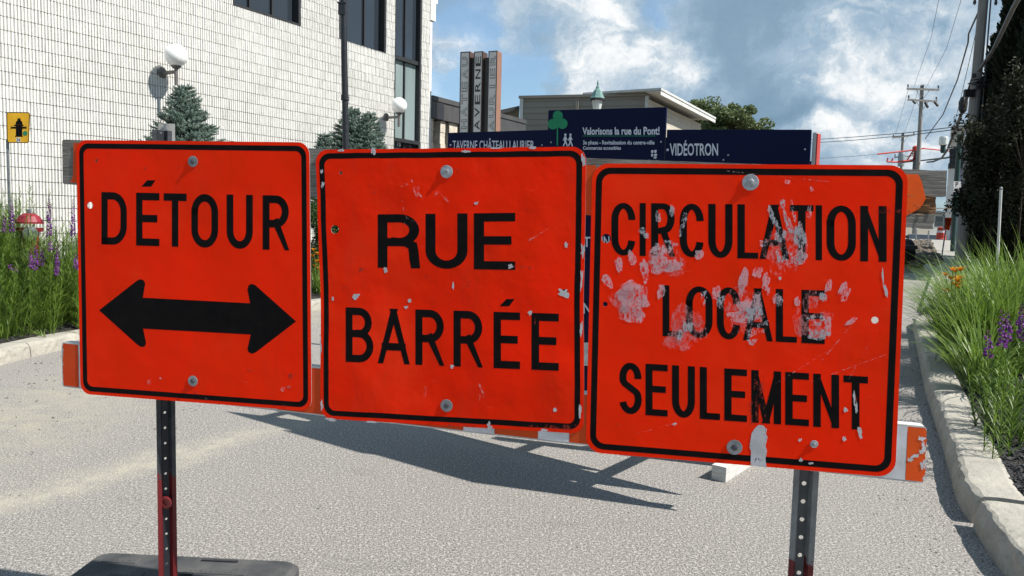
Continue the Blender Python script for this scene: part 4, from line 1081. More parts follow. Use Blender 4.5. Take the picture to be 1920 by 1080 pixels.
# end wall and corner pieces
mb = MB(); wbox(mb, T1-.001, T1+.10, Z0, 6.9, -8, .012); mb.build('end_wall', 'split_block', tbl)
for z in (7.02, 7.26, 7.50, 7.74):
    mb = MB(); wbox(mb, T1-.02, T1+.20+(.08 if z > 7.4 else 0), z-.115, z+.115, -.6, .05); mb.build('corner_block', 'split_block', tbl)
def window(t0, t1, z0, z1, mull, glass, trans=(), pf=.045, dep=-.16, name='window'):
    mb = MB()
    wbox(mb, t0, t0+pf, z0, z1, dep, .02); wbox(mb, t1-pf*1.3, t1, z0, z1, dep, .02); wbox(mb, t0+pf, t1-pf*1.3, z0, z0+pf, dep, .022); wbox(mb, t0+pf, t1-pf*1.3, z1-pf, z1, dep, .02)
    for m_ in mull: wbox(mb, m_-.02, m_+.02, z0+pf, z1-pf, dep+.01, dep+.06)
    for z in trans: wbox(mb, t0+pf, t1-pf*1.3, z-.05, z+.05, dep+.005, -.02)
    fr = mb.build(name, 'frame_black', tbl)
    xs_ = [t0+pf]+list(mull)+[t1-pf*1.3]; zs = [z0+pf]+sorted(trans)+[z1-pf]
    for i, (a_, b2) in enumerate(zip(xs_, xs_[1:])):
        for j, (c_, d_) in enumerate(zip(zs, zs[1:])):
            g_ = glass[j] if isinstance(glass, (list, tuple)) else glass
            mb = MB(); wbox(mb, a_, b2, c_, d_, dep, dep+.012); mb.build('pane', g_, fr)
    return fr
window(*WINS[0], [2.12, 2.72], 'window_glass')
window(*WINS[1], [5.0, 5.62], 'window_glass')
window(GLZ[0], GLZ[1], 3.58, 7.9, [7.16], ['curtain_glass', 'window_glass'], trans=[5.67], dep=-.12)
dr_ = window(GLZ[0], GLZ[1], .9, 3.58, [7.16], 'window_glass', dep=-.12, name='door')
mb = MB(); text_quad(mb, Plane(W0+WN_*(-.10), WD, WN_), '76', [(744, 262), (751.5, 263.5), (751.5, 275), (744, 274)], 0.0, .01); mb.build('house_number', 'number', dr_)
mb = MB(); wbox(mb, 5.9, 6.25, 2.95, 3.28, .03, .22); mb.build('meter_box', 'frame_black', tbl)

# globe lamps on the wall
def wall_lamp(L_, r, label):
    t = thing('wall_lamp', label, 'wall lamp', L_-WN_*.42, 'white globe lamps on the block wall')
    mb = MB(); n = 14; prof = [(max(.001, r*sin(pi*i/n)), -r*cos(pi*i/n)) for i in range(n+1)]; mb.lathe(L_, prof, 28); mb.build('globe', 'globe_glass', t, smooth=True)
    mb = MB(); mb.lathe(L_-SZ*(r+.16), [(.035, -.16), (.035, .12), (.05, .13), (.085, .16), (.09, .185)], 16); mb.build('stem', 'lamp_metal', t)
    mb = MB(); mb.box(L_-WN_*.20-SZ*(r+.085), (.05, .36, .055), (WD, WN_, SZ)); mb.build('arm', 'lamp_metal', t)
    mb = MB(); mb.lathe(L_-WN_*.415-SZ*(r+.07), [(.10, 0), (.10, .025), (.07, .045)], 16, WN_); mb.build('wall_plate', 'lamp_metal', t)
wall_lamp(at(330, 104, 14.0), .200, 'white globe lamp on the ribbed wall above the left spruce')
wall_lamp(at(748.3, 197.8, 19.35), .195, 'white globe lamp beside the tall glazed entrance strip')

# ------------------------------------------------------------------ tavern building beyond, same wall line
def wpt(px, py, n=0.0):
    P_ = Plane(W0+WN_*n, WD, WN_); a_ = P_.px(px, py); return a_
tav = thing('tavern_building', 'low stone building with a dark metal fascia beyond the white block building', 'building', tuple(W0+WD*12))
ta = 8.26; 
def wtt(px): return wpt(px, 220).x
tb_, zt = wtt(985), 4.93
zf_ = 4.33
def strip_parts(name, mat, ts, z0, z1, n0, n1):
    for a_, b2 in zip(ts, ts[1:]):
        mb = MB(); wbox(mb, a_+.003, b2-.003, z0, z1, n0, n1); mb.build(name, mat, tav)
mb = MB(); wbox(mb, ta, tb_, .5, zt-.02, -8, -.45); mb.build('wall', 'fascia_dark', tav)
strip_parts('fascia_panel', 'fascia', [ta, wtt(819.5)], zf_, zt-.13, -.44, .02)
strip_parts('fascia_panel', 'fascia_dark', [wtt(819.5), wtt(831)], zf_, zt-.13, -.44, .03)
strip_parts('fascia_panel', 'fascia', [wtt(831), wtt(847), wtt(862), wtt(900), wtt(941), wtt(960), tb_], zf_, zt-.13, -.44, .02)
mb = MB(); wbox(mb, ta, tb_, zt-.127, zt, -.44, .05); mb.build('coping', 'fascia', tav)
for (x0, x1) in ((806, 816), (829.5, 838.5), (846, 861), (868, 883), (890, 905), (912, 926), (934, 946)):
    a_, b2 = wtt(x0), wtt(x1); z = .8; k = 0
    while z < zf_-.02:
        h = min(.32, zf_-.004-z); mb = MB(); wbox(mb, a_, b2, z+.003, z+h-.003, -.43, -.06+.012*((k*7) % 3-1)); mb.build('stone', 'cut_stone', tav); z += .32; k += 1
for (x0, x1) in ((838.5, 846), (861, 868), (883, 890), (905, 912), (926, 934)):
    mb = MB(); wbox(mb, wtt(x0), wtt(x1), 1.0, zf_, -.44, -.36); mb.build('window', 'window_glass', tav)

# pylon sign
yP = 21.0; t = thing('tavern_pylon', 'tall tavern pylon of three lettered columns standing in front of the low building', 'sign', at(898, 400, yP)*1.0)
fr0 = at(862, 300, yP); FE = Vector((.93, -.36, 0)).normalized(); FN = Vector((FE.y, -FE.x, 0))
PP = Plane(fr0, FE, FN); DP = -FN
def pyl(x0, x1, ytop, wtx, kind, side_mat):
    u0, u1 = PP.px(x0, 170).x, PP.px(x1, 170).x; zt_ = PP.px((x0+x1)/2, ytop).y
    mb = MB(); c = PP.w(((u0+u1)/2, (zt_+1.0)/2), -.16); mb.box(c, (u1-u0, .32, zt_-1.0), (FE, FN, SZ)); o = mb.build('column', side_mat, t)
    e_ = (u1-u0)*.10; mb = MB()
    for (a_, b2, z0, z1) in ((u0, u0+e_, 1.0, zt_), (u1-e_, u1, 1.0, zt_), (u0+e_, u1-e_, zt_-e_, zt_)): mb.box(PP.w(((a_+b2)/2, (z0+z1)/2), .002), (b2-a_, .006, z1-z0), (FE, FN, SZ))
    mb.build('edge_trim', 'pylon_edge', o)
    mb = MB(); mb.box(PP.w(((u0+u1)/2, (zt_-e_+1.0)/2), .001), (u1-u0-2*e_, .003, zt_-e_-1.0), (FE, FN, SZ)); mb.build('face', 'pylon_face', o)
    # letters read upwards: glyph x -> up, glyph y -> left
    bot, topy = wtx[1], wtx[2]; txt = wtx[0]
    zb, zt2 = PP.px((x0+x1)/2, bot).y, PP.px((x0+x1)/2, topy).y
    um, hw = (u0+u1)/2, (u1-u0)*.30
    n_ = len(txt); sl = (zt2-zb)/n_
    mb2, mb3 = MB(), MB()
    for i, ch in enumerate(txt):
        vs, fs, b = glyph_mesh(ch, .012 if kind == 'bold' else .035)
        lo, hi = (.12, .88) if ch != 'I' else (.38, .62)
        f = lambda v, o: PP.w((um+hw-(v[1]-b[2])/(b[3]-b[2])*2*hw, zb+sl*(i+lo+(v[0]-b[0])/(b[1]-b[0])*(hi-lo))), o)
        mb2.add([f(v, .0065) for v in vs], fs)
        if kind != 'bold':
            vs2, fs2, b2_ = glyph_mesh(ch, -.004); mb3.add([f(v, .009) for v in vs2], fs2)
    mb2.build('lettering', 'pylon_edge', o)
    if mb3.v: mb3.build('letter_face', 'pylon_face', o)
pyl(862, 880, 97, ('CHATEAU', 268, 104), 'line', 'copper_dark')
pyl(887.5, 904, 96.5, ('TAVERNE', 270, 103), 'bold', 'copper_dark')
pyl(914.5, 931, 95.5, ('LAURIER', 272, 101), 'line', 'copper_side')
mb = MB()
for a_, b2 in ((880, 887.5), (904, 914.5)):
    u0, u1 = PP.px(a_, 170).x+.002, PP.px(b2, 170).x-.002; zt_ = PP.px(a_, 107).y; mb.box(PP.w(((u0+u1)/2, (zt_+1.0)/2), -.16), (u1-u0, .14, zt_-1.0), (FE, FN, SZ))
mb.build('dark_infill', 'frame_black', t)
mb = MB(); c = PP.w(((PP.px(862, 170).x+PP.px(931, 170).x)/2, .6), -.16); mb.box(c, (.9, .36, 1.0), (FE, FN, SZ)); mb.build('plinth', 'cut_stone', t)

# ------------------------------------------------------------------ beige sided building behind
tg = thing('sided_building', 'beige clapboard building with white eaves rising behind the blue board', 'building', (5, 37, 0))
cA = at(1212, 300, 35.0); cB = at(972.5, 300, 36.6); cA.z = cB.z = 0; SE2 = (cA-cB).normalized(); SN2 = Vector((SE2.y, -SE2.x, 0))
PS = Plane(cB, SE2, SN2); Wf = (cA-cB).length
ztop = (PS.px(975, 179).y+PS.px(1212, 176).y)/2; zl = 1.2; hbd = .155*1.9
nb = int((ztop-.25-4.9)/.30)
def sbx(mb, u0, u1, z0, z1, o0, o1, P_=None, E_=SE2, N_=SN2, base=cB): mb.box(base+E_*((u0+u1)/2)+N_*((o0+o1)/2)+SZ*((z0+z1)/2), (u1-u0, o1-o0, z1-z0), (E_, N_, SZ))
mb = MB(); sbx(mb, 0.02, Wf-.02, .8, ztop-.02, -7, -.03); mb.build('wall', 'beige_siding', tg)
z = 4.75
while z < ztop-.16:
    mb = MB(); c = cB+SE2*(Wf/2)+SZ*(z+.14)+SN2*0; tilt = (SZ*1+SN2*-.10).normalized(); mb.box(c, (Wf-.30, .022, .275), (SE2, SE2.cross(tilt)*-1, tilt)); mb.build('siding_board', 'beige_siding', tg); z += .27
mb = MB(); sbx(mb, .0, .16, 4.7, ztop-.12, 0, .06); mb.build('corner_board', 'trim_white', tg)
mb = MB(); sbx(mb, Wf-.16, Wf, 4.7, ztop-.12, 0, .06); mb.build('corner_board', 'trim_white', tg)
mb = MB(); sbx(mb, -.05, Wf+.02, ztop-.12, ztop, -.05, .10); mb.build('roof_edge', 'beige_siding', tg)
zz_ = 3.3; rr_ = 0
while zz_ < 4.70:
    mb = MB(); sbx(mb, .05, Wf-.05, zz_+.004, zz_+.086, -.02, .02); mb.build('brick_course', 'red_brick', tg); zz_ += .09; rr_ += 1
mb = MB(); sbx(mb, 2.66, 2.80, ztop-.90, ztop-.30, .03, .14); mb.build('flue_pipe', 'beige_siding', tg)
SD2 = Vector((.475, .88, 0)); SN3 = Vector((SD2.y, -SD2.x, 0)); LS = 9.0
mb = MB(); sbx(mb, 0, LS, .8, ztop-.25, -3, -.02, E_=SD2, N_=SN3, base=cA); mb.build('side_wall', 'cream_siding', tg)
z = 3.2
while z < ztop-.45:
    for k in range(0, 9): mb = MB(); sbx(mb, k*1.0+.004, k*1.0+.996, z+.004, z+.196, -.02, .012+.004*((k+int(z*5)) % 2), E_=SD2, N_=SN3, base=cA); mb.build('siding_panel', 'cream_siding', tg)
    z += .20
mb = MB(); sbx(mb, -.5, LS+.3, ztop+.02, ztop+.12, -3, .72, E_=SD2, N_=SN3, base=cA); mb.build('eaves', 'trim_white', tg)
mb = MB(); sbx(mb, -.48, LS+.28, ztop-.18, ztop-.02, .66, .70, E_=SD2, N_=SN3, base=cA); mb.build('gutter', 'trim_white', tg)
mb = MB(); sbx(mb, -.46, LS+.2, ztop-.03, ztop+.015, 0.02, .65, E_=SD2, N_=SN3, base=cA); mb.build('soffit', 'trim_white', tg)
mb = MB(); sbx(mb, Wf-3.1, Wf-2.5, ztop, ztop+.05, -1.2, -.6); sbx(mb, Wf-3.0, Wf-2.6, ztop+.05, ztop+.14, -1.1, -.7); mb.build('roof_vent', 'beige_siding', tg)
# lower shed roof at its left
mb = MB(); p0 = at(937, 208, 37.5); p1 = at(974, 200, 37.5)
mb.add([(p0.x-.6, 37.2, p0.z-.15), (p1.x, 37.2, p1.z), (p1.x, 41, p1.z), (p0.x-.6, 41, p0.z-.15), (p0.x-.6, 37.2, p0.z-.37), (p1.x, 37.2, p1.z-.16), (p1.x, 41, p1.z-.16), (p0.x-.6, 41, p0.z-.37)],
       [(0, 1, 2, 3), (4, 7, 6, 5), (0, 4, 5, 1), (1, 5, 6, 2), (2, 6, 7, 3), (3, 7, 4, 0)]); mb.build('annex_roof', 'fascia', tg)
mb = MB(); mb.box(((p0.x-.5+p1.x)/2, 39.2, (p0.z-.45+1)/2), (p1.x-p0.x+.3, 3.6, p0.z-1.5)); mb.build('annex_wall', 'beige_siding', tg)

# street lantern behind the board
def lantern(label, c, s, gl_h, post_z, cap='lantern_cap'):
    """c = centre of the lantern's glass"""
    t = thing('street_lantern', label, 'street lamp', (c.x, c.y, tz(c.x, c.y)))
    mb = MB(); mb.lathe(c, [(.12*s, -gl_h/2), (.185*s, gl_h/2)], 8); mb.build('glass', 'lantern_glass', t)
    mb = MB(); mb.lathe(c+SZ*gl_h/2, [(.235*s, 0), (.24*s, .04*s), (.20*s, .09*s), (.13*s, .26*s), (.06*s, .34*s), (.05*s, .40*s), (.025*s, .42*s), (.03*s, .50*s), (.005, .60*s)], 8); mb.build('cap', 'lantern_cap', t)
    mb = MB(); mb.lathe(c+SZ*(gl_h/2+.003), [(.243*s, -.035), (.243*s, .03)], 8); mb.build('rim', 'frame_black', t)
    mb = MB(); mb.lathe(c-SZ*gl_h/2, [(.04*s, -(c.z-gl_h/2-tz(c.x, c.y))), (.04*s, -.12*s), (.09*s, -.10*s), (.12*s, -.003)], 12); mb.build('post', 'lantern_green', t)
lantern('green-capped street lantern showing above the blue board', at(1119.5, 197, 24), 1.0, .32, 0)

# ------------------------------------------------------------------ left side street furniture
p = at(17, 400, 9.9); gz = bedz(p.x, p.y)
t = thing('hydrant_marker_sign', 'small yellow sign with a black hydrant and number 34 on a thin steel post', 'sign', (p.x, p.y, gz))
PH = Plane(Vector((p.x, p.y-.02, 0)), Vector((1, .05, 0)).normalized(), Vector((.05, -1, 0)).normalized())
Q = Quad([PH.px(*c) for c in ((12, 210), (56.5, 210.5), (54.5, 268.5), (13.5, 268))]); fh = lambda q, o: PH.w(Q.m(q[0], q[1]), o)
mb = MB(); plate(mb, [rrect(Q.W, Q.H, 0, .03, 4)], fh, .002, -.001); mb.build('panel', 'yellow_film', t)
mb = MB(); ring(mb, rrect(Q.W, Q.H, .001, .029, 4), rrect(Q.W, Q.H, .010, .022, 4), fh, .0026); mb.build('border', 'black_print', t)
mb = MB()
for poly in ([(28.5, 254.5), (43, 254.5), (43, 256.5), (28.5, 256.5)], [(30, 236.5), (42, 236.5), (42, 254.4), (30, 254.4)], [(26.5, 234.2), (44.5, 234.2), (44.5, 236.4), (26.5, 236.4)], [(29, 234), (30.5, 228), (34, 224.5), (38, 224.5), (41.5, 228), (43, 234)],
             [(22, 238), (29.8, 237.5), (29.8, 241.5), (22, 241)], [(42.2, 237.5), (48.5, 238), (48.5, 241), (42.2, 241.5)], [(20.5, 236.6), (21.8, 236.6), (21.8, 242), (20.5, 242)], [(48.6, 236.6), (50, 236.6), (50, 242), (48.6, 242)], [(33, 222), (39, 222), (39, 224.3), (33, 224.3)]): pxpoly(mb, PH, poly, .003)
mb.build('hydrant_symbol', 'black_print', t)
mb = MB(); face_poly(mb, [[list(PH.px(47.5+4.6*cos(a_/14*2*pi), 250+4.6*sin(a_/14*2*pi))) for a_ in range(14)][::-1]], lambda q, o: PH.w(q, o), .0034); mb.build('green_dot', 'dot_green', t)
mb = MB(); pxpoly(mb, PH, [(30.5, 258), (38.5, 258), (38.5, 266.5), (30.5, 266.5)], .003); mb.build('number_plate', 'trim_white', t)
mb = MB(); text_quad(mb, PH, '34', [(31.2, 259), (37.8, 259), (37.8, 265.5), (31.2, 265.5)], .0036, .01); mb.build('number', 'black_print', t)
mb = MB(); top = PH.px(15, 262).y; mb.box((p.x, p.y+.012, (gz+top)/2), (.028, .022, top-gz)); mb.build('post', 'steel', t)

hp_ = at(55, 412, 9.75); hz = bedz(hp_.x, hp_.y); zt_ = at(52, 392, 9.75).z
t = thing('fire_hydrant', 'dark red fire hydrant with grey outlet cap standing behind the tall flowers', 'hydrant', (hp_.x, hp_.y, hz-.05)); k = zt_-hz
mb = MB(); mb.lathe((hp_.x, hp_.y, hz-.05), [(.15, 0), (.15, .05), (.105, .07), (.105, k-.24), (.150, k-.23), (.155, k-.185)], 18); mb.build('barrel', 'hydrant_red', t, smooth=False)
mb = MB(); mb.lathe((hp_.x, hp_.y, zt_), [(.158, -.183), (.158, -.16), (.14, -.13), (.115, -.09), (.07, -.06), (.04, -.05)], 18); mb.build('bonnet', 'hydrant_red', t)
mb = MB(); mb.lathe((hp_.x, hp_.y, zt_), [(.028, -.052), (.028, -.01), (.018, 0)], 6); mb.build('operating_nut', 'hydrant_grey', t)
mb = MB(); mb.lathe((hp_.x+.06, hp_.y-.09, zt_-.30), [(.07, 0), (.07, .06), (.085, .062), (.085, .11), (.05, .12)], 14, (.55, -.8, 0)); mb.build('outlet_cap', 'hydrant_grey', t)
mb = MB(); mb.tube([(hp_.x-.15, hp_.y, zt_-.145), (hp_.x-.25, hp_.y, zt_-.145)], .008, 6); mb.tube([(hp_.x-.23, hp_.y, zt_-.145), (hp_.x-.23, hp_.y, zt_-.22)], .007, 6)
mb.tube([(hp_.x+.15, hp_.y, zt_-.14), (hp_.x+.24, hp_.y, zt_-.14), (hp_.x+.24, hp_.y, zt_-.07)], .008, 6); mb.build('flag_bracket', 'cable', t)

# back of a parking sign behind the DÉTOUR sign
p = at(312, 255, 8.6); gz = bedz(p.x, p.y); t = thing('sign_seen_from_behind', 'bare grey back of a small road sign above the DÉTOUR sign', 'sign', (p.x, p.y, gz))
zt_ = at(312, 231.5, 8.6).z; mb = MB(); mb.box((p.x, p.y+.01, zt_-.19), (.18, .003, .38)); mb.build('panel', 'sign_back', t)
mb = MB(); mb.box((p.x-.004, p.y-.012, (gz+zt_)/2), (.036, .02, zt_-gz-.005)); mb.build('post', 'steel', t)
for s_ in (-.026, .020):
    pass
# black lamp column
p0, p1 = at(648.5, 280, 9.0), at(643.5, -30, 9.0); base = p0+(p0-p1)*((p0.z-.3)/(p1.z-p0.z)) if 0 else Vector((p0.x+.02, 9.0, 0.))
t = thing('lamp_column', 'slim black steel lamp column rising in front of the block wall', 'lamp post', (p0.x+.03, 9.0, .15))
mb = MB(); b0 = p0+(p0-p1)*(p0.z/(p1.z-p0.z)); mb.tube([b0, p0, p1+(p1-p0)*.5], .037, 16); mb.build('column', 'black_steel', t, smooth=False)
mb = MB(); q = at(647, 183, 9.0); mb.lathe(q-SZ*.03, [(.047, 0), (.047, .06)], 16); o = mb.build('clamp', 'black_steel', t)
mb = MB(); mb.box(q+Vector((.042, -.018, .014)), (.016, .02, .012)); mb.box(q+Vector((.042, -.018, -.012)), (.016, .02, .012)); mb.build('clamp_screw', 'zinc', o)
mb = MB(); q = at(642, 18, 9.0); mb.box(q, (.075, .09, .125)); mb.box(q+SZ*.067, (.095, .10, .012)); mb.build('banner_bracket', 'black_steel', t)

# ------------------------------------------------------------------ vegetation
def frond(mb, base, az, lean, L_, w, segs=4, droop=1.0, fold=.0):
    """a curved grass blade"""
    dx, dy = cos(az), sin(az); px_, py_ = -dy, dx; p = Vector(base); k = len(mb.v); ang = lean
    for i in range(segs+1):
        t_ = i/segs; ww = w*(1-t_**1.6)*(.6+.4*min(1, t_*4))/2
        if i == segs: mb.v.append(tuple(p)); break
        mb.v.append((p.x+px_*ww, p.y+py_*ww, p.z)); mb.v.append((p.x-px_*ww, p.y-py_*ww, p.z+fold*ww))
        st = L_/segs; p = p+Vector((dx*sin(ang), dy*sin(ang), cos(ang)))*st; ang += droop*(.25+.75*t_)/segs*2
    for i in range(segs-1): a_ = k+2*i; mb.f.append((a_, a_+1, a_+3, a_+2))
    a_ = k+2*(segs-1); mb.f.append((a_, a_+1, a_+2))
def leafy_stem(mb, base, top, n, ll, w):
    """liatris stem: fine leaves all the way up"""
    b0, t0 = Vector(base), Vector(top); mb.tube([b0, t0], [.004, .0025], 4, caps=False)
    for i in range(n):
        t_ = (i+.5)/n; p = b0.lerp(t0, t_); frond(mb, p, random.random()*6.28, random.uniform(.5, 1.1), ll*(1-t_*.55)*random.uniform(.7, 1.2), w, 3, random.uniform(.3, 1.0))
def spike(mb, mbd, base, top, r):
    b0, t0 = Vector(base), Vector(top); L_ = (t0-b0).length; n = int(L_/.0045)
    for i in range(n):
        t_ = i/n; p = b0.lerp(t0, t_); rr = r*(1-t_**2.2*.75)*random.uniform(.6, 1.15); a_ = random.random()*6.28
        d_ = Vector((cos(a_), sin(a_), random.uniform(-.2, .9))).normalized(); tip = p+d_*rr; s_ = d_.cross(SZ).normalized()*rr*.38; u_ = d_.cross(s_).normalized()*rr*.38
        tgt = mbd if (t_ > .60 and random.random() < (t_-.45)*1.6) else mb
        tgt.add([p, tip+s_, tip+u_, tip-s_, tip-u_], [(0, 1, 2), (0, 2, 3), (0, 3, 4), (0, 4, 1), (1, 2, 3, 4)])
def liatris(x, y0, y1, Y, label, zb, group, nst=1, wide=1.0):
    top = at(x, y0, Y); bot = at(x, y1, Y); base = Vector((bot.x+random.uniform(-.05, .05), Y+random.uniform(-.05, .05), zb))
    t = thing('liatris_plant', label, 'flower', base, group)
    g = MB(); leafy_stem(g, base, bot, int((bot.z-zb)/.012), .17, .008); g.build('stem', 'grass_leaf', t)
    f1, f2 = MB(), MB(); spike(f1, f2, bot, top, .021*wide); f1.build('flower_spike', 'petal_purple', t, kind='stuff')
    if f2.v: f2.build('seed_tip', 'petal_brown', t)
random.seed(11)
leftsp = [((92, 361, 443), 'tallest purple flower spike in the left bed, against the white wall'), ((137, 370, 443), 'tall purple flower spike beside the left edge of the DÉTOUR sign'), ((8, 397, 436), 'short purple flower spike at the very left, left of the hydrant sign post'),
          ((22, 374, 436), 'purple flower spike just right of the hydrant sign post'), ((67, 457, 506), 'middle spike of the purple cluster below the hydrant'), ((57, 465, 503), 'left spike of the purple cluster below the hydrant'),
          ((79, 463, 497), 'right spike of the purple cluster below the hydrant'), ((107, 458, 517), 'thick purple flower spike low among the left leaves'), ((94, 448, 471), 'short purple spike directly below the tallest one'),
          ((142, 474, 505), 'low purple spike half hidden by the DÉTOUR sign edge'), ((30, 501, 512), 'small purple flower bud low in the left bed'), ((20, 495, 507), 'tiny purple bud left of the low bud in the left bed')]
for (x, y0, y1), lab in leftsp:
    Y = 8.95 if y1 < 450 else random.uniform(8.45, 8.6); q = at(x, y1, Y); liatris(x, y0, y1, Y, lab, bedz(q.x, q.y), 'purple flower spikes in the left bed', wide=1.35 if y1 < 450 else 1.4)
for (x, y0, y1, Y, w), lab in (((1852, 614, 671, 4.75, 1.35), 'smallest purple flower spike in the right bed, leftmost of the right bed spikes'), ((1879, 580, 652, 4.6, 1.45), 'tall purple spike second from the left in the right bed'),
                               ((1888, 584, 642, 4.85, 1.4), 'purple spike just behind the tall one in the right bed'), ((1915, 568, 638, 4.65, 1.5), 'purple spike cut by the right edge of the picture')):
    q = at(x, y1, Y); liatris(x, y0, y1, Y, lab, rbz(q.x, q.y), 'purple flower spikes in the right bed', wide=w)
# left bed foliage
gl, gb, gd = MB(), MB(), MB()
def leftedge(y): 
    for a_, b2 in zip(LEFTC, LEFTC[1:]):
        if a_[1] <= y <= b2[1]: return a_[0]+(b2[0]-a_[0])*(y-a_[1])/(b2[1]-a_[1])
    return -5
clump = 0
for _ in range(300):
    y = random.uniform(8.1, 10.2); x = leftedge(y)-.42-random.random()**.9*3.0
    if y < 8.9 and x < -5.75 and random.random() < .85: continue
    if abs(x-hp_.x) < .25 and abs(y-hp_.y) < .3: continue
    z = bedz(x, y); kk = random.choice((gl, gl, gb, gb, gd)); hh = random.uniform(.85, 1.18)*(1 if y > 8.9 else .86)
    for s_ in range(random.randint(2, 4)):
        a_ = random.random()*6.28; r_ = random.uniform(0, .12); top = (x+cos(a_)*(r_+.1), y+sin(a_)*(r_+.1), z+hh*random.uniform(.75, 1.1)); leafy_stem(kk, (x+cos(a_)*r_, y+sin(a_)*r_, z), top, 34, .22, .011)
    for s_ in range(34):
        a_ = random.random()*6.28; r_ = random.uniform(0, .14)
        frond(random.choice((gl, gl, gb, kk)), (x+cos(a_)*r_, y+sin(a_)*r_, z), a_+random.uniform(-.6, .6), random.uniform(.05, .7), hh*random.uniform(.5, 1.15), random.uniform(.008, .016), 5, random.uniform(.7, 2.4))
for _ in range(60):   # along the gap between the signs, farther along the bed
    y = random.uniform(12.0, 16.5); x = leftedge(y)-.45-random.random()*1.3; z = bedz(x, y)
    for s_ in range(46):
        a_ = random.random()*6.28; frond(random.choice((gl, gb, gd)), (x+cos(a_)*.1, y+sin(a_)*.1, z), a_, random.uniform(.05, .5), random.uniform(.35, .75), .014, 4, random.uniform(.6, 1.8))
for mbx, mt_, nm in ((gl, 'grass_leaf', 'leaf_mass'), (gb, 'grass_bright', 'bright_leaf_mass'), (gd, 'grass_dark', 'dark_leaf_mass')):
    mbx.build(nm, mt_, kind='stuff', label={'leaf_mass': 'dense green fine-leaved perennials filling the left planting bed', 'bright_leaf_mass': 'light yellow-green blades mixed through the left planting bed', 'dark_leaf_mass': 'deep green leaves low in the left planting bed'}[nm], category='plants')
# spilling low plant with a fallen purple flower at the kerb
c = at(40, 618, 8.35); t = thing('sprawling_flower', 'flower stem fallen across the mulch towards the left kerb', 'flower', (c.x, c.y, c.z)); g = MB()
a_, b2 = at(-2, 606, 8.3), at(86, 632, 8.2); leafy_stem(g, b2, a_, 50, .12, .011); g.build('stem', 'grass_bright', t); f1 = MB(); spike(f1, f1, at(6, 609, 8.3), at(-10, 600, 8.3), .03); f1.build('flower_spike', 'petal_purple', t, kind='stuff')

# ornamental grasses on the right
def grass_clump(x, y, hh, n, label, spread=.13, bright=.42, lean=.5, w=.018):
    z = rbz(x, y); t = thing('ornamental_grass', label, 'grass clump', (x, y, z), 'grass clumps in the right bed'); a, b2 = MB(), MB()
    for _ in range(n):
        q = random.random()*6.28; r_ = random.uniform(0, spread)
        frond(b2 if random.random() < bright else a, (x+cos(q)*r_, y+sin(q)*r_, z), q+random.uniform(-.7, .7), random.uniform(.0, lean), hh*1.18*random.uniform(.55, 1.15), w*random.uniform(.8, 1.3), 6, random.uniform(.4, 1.9), .3)
    a.build('leaves', 'grass_leaf', t); b2.build('leaves', 'grass_bright', t)
random.seed(5)
for i, (px, py, Y, hh, n, lab) in enumerate(((1812, 690, 7.6, 1.0, 420, 'nearest arching grass clump overhanging the right kerb'), (1850, 640, 8.2, 1.15, 480, 'tall arching grass clump behind the nearest one on the right'), (1895, 640, 7.6, 1.1, 480, 'arching grass clump behind the purple spikes'),
        (1800, 600, 9.4, 1.05, 420, 'grass clump beside the yellow lilies'), (1880, 590, 9.4, 1.2, 480, 'high grass clump below the leaning pole'), (1930, 620, 8.6, 1.25, 480, 'grass clump at the right edge of the picture'),
        (1775, 590, 11.0, .7, 260, 'farthest grass clump by the end of the kerb'), (1835, 560, 10.8, 1.05, 380, 'grass clump at the back of the right bed'), (1900, 560, 11.0, 1.1, 380, 'grass clump at the back right of the bed'), (1835, 720, 6.6, .75, 240, 'low grass clump leaning over the kerb shadow'))):
    q = at(px, py, Y); x = max(q.x, kerbx(Y)+.45); grass_clump(x, Y, hh, n, lab, lean=.6)
random.seed(15)
# low leafy stems under the purple spikes
for i, (px, Y, lab) in enumerate(((1868, 5.3, 'leafy green stems below the small purple spike'), (1895, 5.0, 'leafy green stems under the tall purple spikes'), (1915, 5.35, 'leafy green stems at the right picture edge'), (1885, 5.7, 'leafy stems between the spikes and the grasses'))):
    q = at(px, 800, Y); t = thing('leafy_plant', lab, 'plant', (q.x, Y, rbz(q.x, Y)), 'leafy stems under the right spikes'); g, g2 = MB(), MB()
    for s_ in range(9):
        a_ = random.random()*6.28; r_ = random.uniform(.02, .16); bx, by = q.x+cos(a_)*r_, Y+sin(a_)*r_; leafy_stem(random.choice((g, g, g2)), (bx, by, rbz(bx, by)), (bx+cos(a_)*.12, by+sin(a_)*.10, rbz(bx, by)+random.uniform(.35, .62)), 52, .13, .010)
    g.build('leaves', 'grass_leaf', t); 
    if g2.v: g2.build('leaves', 'grass_dark', t)
# yellow day lilies
def lily(t, p, r):
    f = MB()
    for k in range(6):
        a_ = k*pi/3+random.random()*.3; frond(f, p, a_, .7, r, r*.55, 3, 1.3)
    f.build('bloom', 'petal_yellow', t)
def lilies(spots, Y, label, zf, r=.06):
    q = at(*spots[0], Y); t = thing('day_lily', label, 'flower', (q.x, Y, zf(q.x, Y))); g = MB()
    for (x, y) in spots:
        yy = Y+random.uniform(-.15, .15); p = at(x, y, yy); b0 = Vector((p.x+random.uniform(-.1, .2), yy+random.uniform(-.1, .1), zf(p.x, yy))); g.tube([b0, b0.lerp(p, .6)+Vector((.02, 0, .02)), p], .004, 4); lily(t, p, r*random.uniform(.7, 1.1))
    for _ in range(60): a_ = random.random()*6.28; frond(g, (q.x+.1+cos(a_)*.08, Y+sin(a_)*.08, zf(q.x, Y)), a_, random.uniform(.1, .6), random.uniform(.3, .6), .014, 5, random.uniform(.6, 1.8))
    g.build('stems', 'grass_leaf', t)
